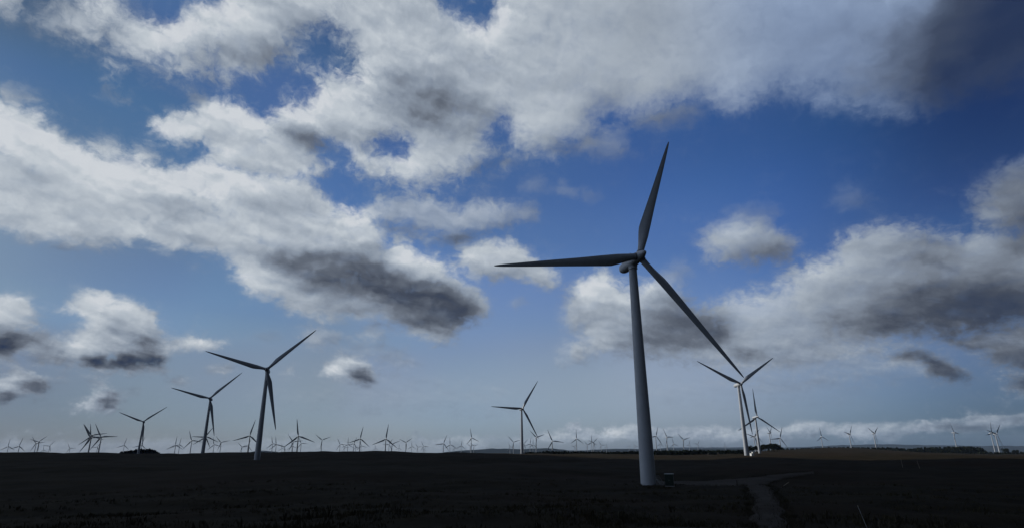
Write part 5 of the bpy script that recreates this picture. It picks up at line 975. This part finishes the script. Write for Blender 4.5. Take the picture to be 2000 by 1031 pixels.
# ------------------------------------------------------------------ wind turbines
def tower_mb(n):
    b = MB(); prof = []
    H = 62.0
    for i in range(13):
        t = i/12; prof.append((H*t, 2.13 - .93*t**1.08))
    out = []
    for i, (h, r) in enumerate(prof):
        out.append((h, r))
        if i in (4, 8):                       # bolted flange joints between the tower sections
            out += [(h+.02, r+.035), (h+.22, r+.033), (h+.24, r-.012)]
    b.lathe(out, n)
    return b
def nacelle_mb(n):
    b = MB(); p = []
    # along +Y is to the rear; origin on the yaw axis at shaft height
    body = [(-3.1,1.28),(-2.9,1.40),(-2.2,1.52),(-1.0,1.62),(1.0,1.66),(3.5,1.64),(5.4,1.54),(6.2,1.38),(6.7,1.10),(6.95,.72),(7.02,.3),(7.03,.04)]
    rings = []
    for y, r in body:
        ring = []
        for j in range(n):
            a = 2*math.pi*j/n
            ca, sa = math.cos(a), math.sin(a)
            k = (abs(ca)**3.0 + abs(sa)**3.0)**(-1/3.0)
            k = .55*k + .45
            ring.append((r*ca*k*.98, y, -r*sa*k))
        rings.append(ring)
    b.rings(rings)
    return b
def spinner_mb(n):
    b = MB()
    b.lathe([(1.35,1.25),(1.2,1.48),(.4,1.58),(-.4,1.54),(-1.2,1.34),(-2.1,1.04),(-2.8,.80),(-3.3,.58),(-3.52,.34),(-3.6,.04)][::-1], n, 'y')
    return b
def blade_mb(n, sections, fat=1.0):
    ch = [(0,1.95),(1.2,1.95),(2.2,1.95),(4,2.25),(6,2.72),(8,3.18),(10,3.42),(12,3.34),(15,3.08),(20,2.68),(25,2.32),(30,1.98),(35,1.62),(39,1.28),(42,1.0),(44.5,.72),(45.8,.46),(46.4,.2)]
    th = [(0,1.0),(2.2,1.0),(4,.80),(6,.56),(8,.42),(10,.34),(14,.27),(20,.23),(30,.19),(46.4,.16)]
    tw = [(0,16),(8,13),(14,8),(22,4),(32,1.5),(46.4,-1)]
    ax = [(0,.5),(2.2,.5),(6,.40),(10,.32),(20,.32),(46.4,.40)]
    I = lambda tab, r: float(np.interp(r, [a for a, _ in tab], [c for _, c in tab]))
    rings = []; ch = [(r, c*(fat if r > 2.2 else 1)) for r, c in ch]
    for r in sections:
        c, t, w, pa = I(ch, r), I(th, r), math.radians(I(tw, r)+1.5), I(ax, r)
        f = min(1, max(0, (r-2.0)/6.0)); ring = []
        for j in range(n):
            a = 2*math.pi*j/n
            xc = .5 + .5*math.cos(a)                                   # 1 = leading edge
            yt = .5*math.sin(a)
            taper = (1-f) + f*min(1.0, (.12 + 1.35*xc**.75*(1 if xc < .72 else 1)))
            px = (xc - (1-pa))*c; py = yt*t*c*taper
            px, py = px*math.cos(w) - py*math.sin(w), px*math.sin(w) + py*math.cos(w)
            ring.append((px, -py - .0009*r*r*.25, r))
        rings.append(ring)
    b = MB(); b.rings(rings)
    return b

SEC_HI = [.8,1.5,2.2,3,4,5,6,7,8,9,10,11,12,14,17,20,24,28,32,36,39,42,44.5,45.8,46.4]
SEC_LO = [.8,2.2,4,7,10,14,22,32,40,44.5,46.4]
T5 = math.radians(5)

def make_turbine(detail, label, group):
    hi = detail > 0
    root = thing('wind_turbine', label, 'wind turbine', (0,0,0), 0, group)
    tw = tower_mb(48 if hi else 14).build('tower', M_PAINT, root, True)
    na = nacelle_mb(36 if hi else 14).build('nacelle', M_PAINT, root, True)
    sp = spinner_mb(36 if hi else 14).build('spinner', M_PAINT, root, True)
    bl0 = None
    for k in range(3):
        if bl0 is None: bl = bl0 = blade_mb(28 if hi else 10, SEC_HI if hi else SEC_LO, 1.0 if hi else 1.3).build('blade', M_BLADE, root, True)
        else:
            bl = bl0.copy(); bl.parent = root; link(bl)
        if hi:
            if k == 0:
                c = MB(); c.lathe([(.95,1.04),(1.0,1.09),(1.62,1.09),(1.67,1.04)], 28); rc = c.build('root_collar', M_DARKRING, bl, True)
            else:
                rc2 = rc.copy(); rc2.parent = bl; link(rc2)
    if hi:
        yr = MB(); yr.lathe([(-2.55,1.22),(-2.5,1.34),(-1.75,1.34),(-1.5,1.45)], 36); yr.build('yaw_ring', M_PAINT, na, True)
        for yy, xx in ((5.6, .45), (-.4, -.25)):
            wv = MB(); z0 = 1.60 if yy > 0 else 1.72
            wv.tube((xx, yy, z0-.3), (xx, yy, z0+1.05), .05, .04); wv.tube((xx-.42, yy, z0+.75), (xx+.42, yy, z0+.75), .035, .035)
            wv.lathe([(0,.10),(.05,.13),(.2,.13),(.26,.06)], 10, 'z', (xx-.42, yy, z0+.74)); wv.box(xx+.38, xx+.44, yy-.05, yy+.40, z0+.78, z0+1.02)
            wv.build('weather_mast', M_STEEL, na, True)
    if detail > 1:
        # door with steps on the right hand flank of the foot
        dr = MB(); dr.box(2.02, 2.16, -.48, .48, 2.05, 4.35); dr.build('door', M_STEEL, tw, False, .02)
        st = MB()
        st.box(2.15, 3.0, -.6, .6, 1.93, 2.0)
        for i in range(8): st.box(3.0 + .18*i, 3.2 + .18*i, -.5, .5, 1.72 - .24*i, 1.76 - .24*i)
        for y in (-.62, .56):
            st.tube((3.0, y, 2.0), (4.4, y, .05), .05, .05); st.tube((2.2, y, 3.0), (3.0, y, 3.0), .03, .03); st.tube((3.0, y, 3.0), (4.4, y, 1.05), .03, .03)
            for q in (0, .5, 1): st.tube((3.0+1.4*q, y, 2.0-1.95*q), (3.0+1.4*q, y, 3.0-1.95*q), .03, .03)
            st.tube((2.3, y, 0), (2.3, y, 2.0), .05, .05)
        st.build('entrance_steps', M_STEEL, tw)
        ft = MB(); ft.lathe([(-.6,3.0),(.10,3.0),(.16,2.9)], 40); ft.build('foundation_ring', M_CONC, tw, True)
    return root

def copy_tree(o, parent=None):
    c = o.copy(); link(c)
    if parent is not None: c.parent = parent
    for ch in list(o.children): copy_tree(ch, c)
    return c

def place(root, H, yaw, ph, twist=0.0):
    """rotor centre at H; the nose looks along yaw (0 = towards the viewer)"""
    y, p = math.radians(yaw), math.radians(ph)
    nx, ny = math.sin(y)*math.cos(T5), -math.cos(y)*math.cos(T5)
    tx, ty, sh = H[0] - 4.5*nx, H[1] - 4.5*ny, H[2] - 4.5*math.sin(T5)
    g = float(ground(tx, ty))
    root.location = (tx, ty, g); root.rotation_euler = (0, 0, y)
    k = 0
    for ch in root.children:
        n = ch.name.split('.')[0]
        if n == 'tower': ch.scale = (1, 1, (sh - g - 1.75 + .6)/62.0); ch.location = (0, 0, -.6)
        elif n == 'nacelle': ch.location = (0, 0, sh - g); ch.rotation_euler = (-T5, 0, 0)
        elif n == 'spinner': ch.location = (0, -4.5*math.cos(T5), H[2] - g); ch.rotation_euler = (-T5, 0, 0)
        elif n == 'blade':
            q = p + k*2*math.pi/3; k += 1
            ch.matrix_basis = Matrix.Translation((0, -4.5*math.cos(T5), H[2] - g)) @ Matrix.Rotation(-T5, 4, 'X') @ Matrix.Rotation(q, 4, 'Y')
    return tx, ty, g

PROTO = {}
for det, H, yaw, ph, label, group in TURBINES:
    if det == 2: t = make_turbine(2, label, group)
    elif det not in PROTO: t = PROTO[det] = make_turbine(det, label, group)
    else:
        t = copy_tree(PROTO[det]); t['label'] = label; t['group'] = group
    base = place(t, H, yaw, ph)
    if det == 2: MAIN = base

# ------------------------------------------------------------------ kiosk, posts and poles
def on_ground(x, y, dz=0.0): return (x, y, float(ground(x, y)) + dz)
k = thing('transformer_kiosk', 'dark green transformer kiosk with pale roof edge beside the foot of the giant turbine', 'kiosk', on_ground(*KIOSK), math.radians(-16))
b = MB(); b.box(-1.16,1.16,-1.2,1.2,-.5,.16); b.build('plinth', M_CONC, k)
b = MB(); b.box(-1.08,1.08,-1.12,1.12,.16,2.92); b.build('body', M_KIOSK, k, False, .03)
b = MB(); b.box(-1.2,1.2,-1.24,1.24,2.92,3.03); b.box(-1.12,1.12,-1.16,1.16,3.03,3.10); b.build('roof', M_KIOSKROOF, k, False, .015)
for sx in (-1, 1):
    b = MB(); x0, x1 = (.02, 1.0) if sx > 0 else (-1.0, -.02)
    b.box(x0, x1, -1.165, -1.122, .26, 2.8)
    d = b.build('door', M_KIOSK, k, False, .01)
    h = MB(); h.box(sx*.12-.02, sx*.12+.02, -1.215, -1.165, 1.4, 1.62); h.build('handle', M_STEEL, d)
    v = MB()
    for i in range(7): v.box(x0+.2, x1-.2, -1.185, -1.166, .5+.07*i, .54+.07*i)
    v.build('louvre', M_KIOSK, d)

def small_cabinet(x, y, w, h, label, mat):
    c = thing('cabinet', label, 'cabinet', on_ground(x, y), .2)
    b = MB(); b.box(-w/2-.1, w/2+.1, -w/2-.1, w/2+.1, -.6, .12); b.build('plinth', M_CONC, c)
    b = MB(); b.box(-w/2, w/2, -w/2, w/2, .12, h); b.build('body', mat, c, False, .03)
    b = MB(); b.box(-w/2-.08, w/2+.08, -w/2-.08, w/2+.08, h, h+.1); b.build('roof', mat, c, False, .02)
    b = MB(); b.box(-w/2+.15, w/2-.15, -w/2-.035, -w/2-.002, .3, h-.15); b.build('door', mat, c, False, .01)
small_cabinet(*CABS[0], 2.6, 2.2, 'small white cabinet just right of the foot of the tall white turbine', M_WHITE)
small_cabinet(*CABS[1], 3.0, 2.2, 'low pale cabinet standing before the dark tree clump', M_WHITE)

def pole(name, x, y, h, lean, leandir, r, mat, label, cat, group=None, cap=None):
    p = thing(name, label, cat, on_ground(x, y), 0, group)
    dx_, dy_ = math.sin(math.radians(lean))*leandir[0], math.sin(math.radians(lean))*leandir[1]
    b = MB(); top = Vector((dx_*h, dy_*h, math.cos(math.radians(lean))*h))
    b.tube((-.5*dx_, -.5*dy_, -.5), top, r, r*.85, 10); b.build('shaft', mat, p, True)
    if cap:
        c = MB(); q = top.normalized(); c.tube(top - q*.02, top + q*.10, r*1.25, r*1.1, 10); c.build('cap', cap, p, True)
    return p
pole('marker_pole', *POLES[0], 3.3, 3, (-1,0), .040, M_WOODPALE, 'left of two thin pale poles standing apart on the dark moor at right', 'pole', 'thin poles on the right hand moor')
pole('marker_pole', *POLES[1], 3.0, 9, (-1,0), .040, M_WOODPALE, 'right and more tilted of two thin pale poles on the dark moor at right', 'pole', 'thin poles on the right hand moor')
pole('snow_pole', *POLES[2], 1.9, 15, (-1,0), .024, M_STEEL, 'thin pale leaning pole in the foreground, cut off by the bottom edge', 'pole', None, M_WOODPALE)
pole('fallen_stake', *POLES[3], 2.6, 62, (.9,-.4), .045, M_WOODPALE, 'pale stake tilted almost flat in the heather right of the path fork', 'stake')
pole('gate_post', *POLES[4], 1.5, 2, (1,0), .13, M_DARKPOST, 'short dark post at the corner where the path leaves the track', 'post', None, M_DARKPOST)
for i, (x, y) in enumerate(BEACONS):
    c = thing('marker_board', ('left', 'right')[i] + ' of two tiny pale boards standing before the conifer wood', 'board', on_ground(x, y), .1, 'pale boards by the conifer wood')
    b = MB()
    for sx in (-.9, .9): b.tube((sx, 0, -.5), (sx, 0, 2.6), .09, .08, 8)
    b.build('leg', M_WOODPALE, c)
    b = MB(); b.box(-1.1, 1.1, -.10, -.04, 1.0, 2.7); b.build('panel', M_WOODPALE, c, False, .01)

# ------------------------------------------------------------------ trees and woods
def leaf_cloud(n, fn, size, rg):
    """n little quads spread through a volume; fn gives points"""
    P = fn(n)
    d1 = rg.normal(0, 1, (n, 3)); d1 /= np.linalg.norm(d1, axis=1)[:, None]
    d2 = rg.normal(0, 1, (n, 3)); d2 -= d1*(d1*d2).sum(1)[:, None]; d2 /= np.linalg.norm(d2, axis=1)[:, None]
    s = size*rg.uniform(.6, 1.4, (n, 1))
    V = np.stack([P-d1*s-d2*s*.6, P+d1*s-d2*s*.6, P+d1*s+d2*s*.6, P-d1*s+d2*s*.6], 1).reshape(-1, 3)
    F = np.arange(4*n).reshape(-1, 4)
    return V, F

def conifer_mass(name, spots, mat):
    V, F = [], []; nb = 0
    for x, y, z, h, w in spots:
        n = int(34)
        t = RNG.uniform(0, 1, n)**1.2; a = RNG.uniform(0, 2*math.pi, n); rr = w*(1-t)**.8*RNG.uniform(.5, 1.05, n)
        P = np.stack([x + rr*np.cos(a), y + rr*np.sin(a), z + h*(.08 + .92*t)], 1)
        v, f = leaf_cloud(n, lambda k: P, w*.42, RNG)
        V.append(v); F.append(f+nb); nb += len(v)
        m = MB(); m.lathe([(-.5, w*.3), (h*.4, w*.42), (h*.8, w*.16), (h, .02)], 6, 'z', (x, y, z))
        V.append(np.array(m.v)); F += [np.array(q) + nb for q in m.f]; nb += len(m.v)
    faces = []
    for f in F:
        if f.ndim == 2: faces += f.tolist()
        else: faces.append(f.tolist())
    o = mesh_obj(name, np.vstack(V), faces, mat)
    return o

def wood(name, az_top, d0, d1, step, hmin, mat, label, wfac=.24):
    """trees filled in between two distances so that their tops reach the skyline az -> elevation"""
    spots = []; az = [p[0] for p in az_top]; el = [p[1] for p in az_top]
    for d in np.linspace(d0, d1, 7):
        a = az[0] + RNG.uniform(0, .1)
        while a < az[-1]:
            x, y = d*math.sin(math.radians(a)), d*math.cos(math.radians(a))
            g = float(ground(x, y)); top = EYE + d*math.tan(math.radians(float(np.interp(a, az, el))))
            h = (top - g)*RNG.uniform(.80, 1.03)
            if h > hmin: spots.append((x, y, g, h, max(1.3, h*wfac*RNG.uniform(.85, 1.25))))
            a += math.degrees(step/d)*RNG.uniform(.7, 1.3)
    o = conifer_mass(name, spots, mat)
    tag(o, label, 'wood', None, 'stuff')
wood('conifer_wood', WOODS[0], 930, 1120, 4.6, 1.2, M_NEEDLE, 'dark band of conifers across the middle distance', .42)
wood('conifer_plantation', WOODS[1], 1830, 1930, 7.0, 1.2, M_NEEDLE, 'dark plantation on the low rise at left', .5)
wood('tree_belt', WOODS[2], 2050, 2150, 9.0, 2.0, M_LEAF, 'long belt of trees on the right skyline', .42)
wood('tree_belt', WOODS[4], 2250, 2330, 14.0, 1.0, M_LEAF, 'thin line of scrub along the right ridge', .5)

def broad_tree(x, y, h, w, label, group):
    t = thing('tree', label, 'tree', on_ground(x, y), random.uniform(0, 6), group)
    b = MB(); b.tube((0,0,-.4), (0,0,h*.55), h*.035, h*.02, 8)
    for i in range(5):
        a = i*1.257 + random.uniform(-.3,.3); b.tube((0,0,h*(.22+.06*i)), (math.cos(a)*w*.5, math.sin(a)*w*.5, h*(.55+.06*i)), h*.016, h*.006, 6)
    b.build('trunk', M_BARK, t, True)
    rg = np.random.default_rng(int(abs(x)*10) % 9999)
    cen = [(rg.normal(0, w*.30), rg.normal(0, w*.30), h*rg.uniform(.42, .82), w*rg.uniform(.30, .46)) for _ in range(11)]
    def pts(n):
        out = np.zeros((n, 3))
        for i in range(n):
            c = cen[i % len(cen)]; d = rg.normal(0, 1, 3); d /= np.linalg.norm(d); q = c[3]*rg.uniform(.35, 1.0)**.5
            out[i] = (c[0]+d[0]*q, c[1]+d[1]*q, c[2]+d[2]*q*.8)
        return out
    v, f = leaf_cloud(2200, pts, h*.030, rg)
    mesh_obj('crown', v, f, M_LEAF, t)
for i, (x, y, h, w) in enumerate(COPSE):
    broad_tree(x, y, h, w, 'dark tree in the rounded clump behind the tall white turbine at right', 'trees of the dark clump')
for i, (x, y, h, w) in enumerate(LONE):
    broad_tree(x, y, h, w, ('left', 'right')[i] + ' of the two small round trees near the right edge', 'round trees near the right edge')

# ------------------------------------------------------------------ grass and heather
def in_poly(P, poly):
    x, y = P[:, 0], P[:, 1]; c = np.zeros(len(P), bool); Q = np.array(poly); n = len(Q)
    for i in range(n):
        (ax, ay), (bx, by) = Q[i], Q[(i+1) % n]
        c ^= ((ay > y) != (by > y)) & (x < (bx-ax)*(y-ay)/(by-ay+1e-12) + ax)
    return c
def grass(n, r0_, r1_, hmin, hmax, blades, spread, mat, name, seed):
    rg = np.random.default_rng(seed)
    r = np.exp(rg.uniform(math.log(r0_), math.log(r1_), n)); a = np.radians(rg.uniform(-50, 50, n))
    P = np.stack([r*np.sin(a), r*np.cos(a)], 1)
    clump = np.sin(P[:,0]*.23 + 1.3*np.sin(P[:,1]*.17)) + np.sin(P[:,1]*.31 + 1.7*np.sin(P[:,0]*.11)) + rg.normal(0, .8, n)
    keep = (clump > -.5) & ~in_poly(P, TRACK[0] + TRACK[1][::-1]) & ~in_poly(P, PATH[0] + PATH[1][::-1])
    P = P[keep]; n = len(P); z = ground(P[:,0], P[:,1]); cl = np.clip((clump[keep]+1)/3, .25, 1.1)
    V, F = [], []
    for k in range(blades):
        th = rg.uniform(0, 2*math.pi, n); h = rg.uniform(hmin, hmax, n)*cl; w = h*.085 + .012
        ox, oy = P[:,0] + rg.normal(0, spread, n), P[:,1] + rg.normal(0, spread, n)
        lx, ly = np.cos(th), np.sin(th); be = rg.uniform(.15, .6, n)*h
        ph = rg.uniform(0, 2*math.pi, n); sx, sy = np.cos(ph)*w, np.sin(ph)*w
        base = len(V)*n*5
        v = np.stack([np.stack([ox-sx, oy-sy, z-.05], 1), np.stack([ox+sx, oy+sy, z-.05], 1),
                      np.stack([ox+lx*be*.35+sx*.8, oy+ly*be*.35+sy*.8, z+h*.6], 1), np.stack([ox+lx*be*.35-sx*.8, oy+ly*be*.35-sy*.8, z+h*.6], 1),
                      np.stack([ox+lx*be, oy+ly*be, z+h], 1)], 1)
        V.append(v.reshape(-1, 3)); idx = base + np.arange(n)*5
        F += np.stack([idx, idx+1, idx+2, idx+3], 1).tolist(); F += np.stack([idx+3, idx+2, idx+4], 1).tolist()
    return tag(mesh_obj(name, np.vstack(V), F, mat), 'rough moor grass and heather', 'grass', None, 'stuff')
grass(15000, 44, 190, .18, .55, 6, .28, M_GRASS, 'grass', 4)
def verge():
    rg = np.random.default_rng(31); pts = []
    for line in (PATH[0], PATH[1], TRACK[0], TRACK[1]):
        P = np.array(line, float); t = np.r_[0, np.cumsum(np.hypot(*np.diff(P, axis=0).T))]; n = int(t[-1]*3.5); q = rg.uniform(0, t[-1], n)
        pts.append(np.stack([np.interp(q, t, P[:, 0]), np.interp(q, t, P[:, 1])], 1) + rg.normal(0, .7, (n, 2)))
    P = np.vstack(pts); V, F = [], []
    for x, y in P:
        z = float(ground(x, y))
        for k in range(5):
            a, l, h = rg.uniform(0, 6.28), rg.uniform(.05, .25), rg.uniform(.15, .5); bx, by = x + rg.normal(0, .1), y + rg.normal(0, .1); i = len(V)
            V += [(bx-.025, by, z-.05), (bx+.025, by, z-.05), (bx+l*math.cos(a), by+l*math.sin(a), z+h)]; F.append((i, i+1, i+2))
    tag(mesh_obj('verge_grass', V, F, M_TALL), 'ragged grass along the edges of the track and path', 'grass', None, 'stuff')
verge()
grass(260, 50, 80, .6, 1.2, 8, .35, M_TALL, 'tall_grass', 9)

# ------------------------------------------------------------------ the big cloud to the left, outside the picture, that shades the foreground
def cloud_bank():
    pts = [(x - math.sin(a)*0 + CLOUD_H/math.tan(e)*math.sin(a), y + CLOUD_H/math.tan(e)*math.cos(a)) for x, y in SHADOW]
    xs = np.arange(min(p[0] for p in pts)-200, max(p[0] for p in pts)+201, 24.0); ys = np.arange(min(p[1] for p in pts)-200, max(p[1] for p in pts)+201, 24.0)
    X, Y = np.meshgrid(xs, ys, indexing='ij')
    def wob(s, q): return np.sin(X/s + q + 1.3*np.sin(Y/s*.8 + q*2)) * np.sin(Y/s*1.1 + 2*q + 1.1*np.sin(X/s*.7))
    d = sdf(pts, X, Y) + 40*wob(120, 1.0) + 22*wob(60, 2.2)
    t = np.sqrt(np.clip(d/420, 0, 1))
    top = CLOUD_H + 300*t*(.75 + .25*wob(210, .4)) + 60*t*wob(80, 3.1) + 25*t*wob(40, 5.)
    bot = CLOUD_H - 40*t*(.6 + .4*wob(150, 1.9)) - 12*t*wob(50, .3)
    gx_, gy_ = np.gradient(d, 24.0); g2 = gx_**2 + gy_**2 + .05
    out = d <= 0
    X = X + np.where(out, np.clip(-d*gx_/g2, -40, 40), 0); Y = Y + np.where(out, np.clip(-d*gy_/g2, -40, 40), 0)
    ok = d > 0; idt = -np.ones(X.shape, int); vs, fs = [], []
    for s, Z in (('t', top), ('b', bot)):
        idx = -np.ones(X.shape, int)
        cells = [(i, j) for i in range(len(xs)-1) for j in range(len(ys)-1) if ok[i:i+2, j:j+2].any()]
        for i, j in cells:
            q = []
            for u, v in ((i,j),(i+1,j),(i+1,j+1),(i,j+1)):
                if not ok[u, v] and s == 'b' and idt[u, v] >= 0: q.append(idt[u, v]); continue
                if idx[u, v] < 0: idx[u, v] = len(vs); vs.append((X[u,v], Y[u,v], Z[u,v] if ok[u,v] else CLOUD_H))
                q.append(idx[u, v])
            fs.append(q if s == 't' else q[::-1])
        if s == 't': idt = idx
    o = mesh_obj('cloud', vs, fs, M_CLOUD, None, True)
    tag(o, kind='structure')
if CLOUD_ON: cloud_bank()

# ------------------------------------------------------------------ air
if HAZE > 0:
    hz = MB(); hz.box(-21000, 21000, -3000, 21500, -90, 420)
    mh = bpy.data.materials.new('air'); mh.use_nodes = True
    nt = mh.node_tree; nt.nodes.remove(nt.nodes['Principled BSDF'])
    pv = nt.nodes.new('ShaderNodeVolumePrincipled'); pv.inputs['Color'].default_value = (.50,.68,.95,1); pv.inputs['Density'].default_value = HAZE
    nt.links.new(pv.outputs[0], nt.nodes['Material Output'].inputs['Volume'])
    tag(hz.build('haze', mh), kind='stuff')

# ------------------------------------------------------------------ picture settings
SC.view_settings.view_transform = 'Standard'; SC.view_settings.look = 'None'
SC.view_settings.exposure = 0.0; SC.view_settings.gamma = 1.0; SC.view_settings.use_curve_mapping = False
SC.cycles.max_bounces = 6; SC.cycles.volume_bounces = 0
SC.cycles.use_denoising = True
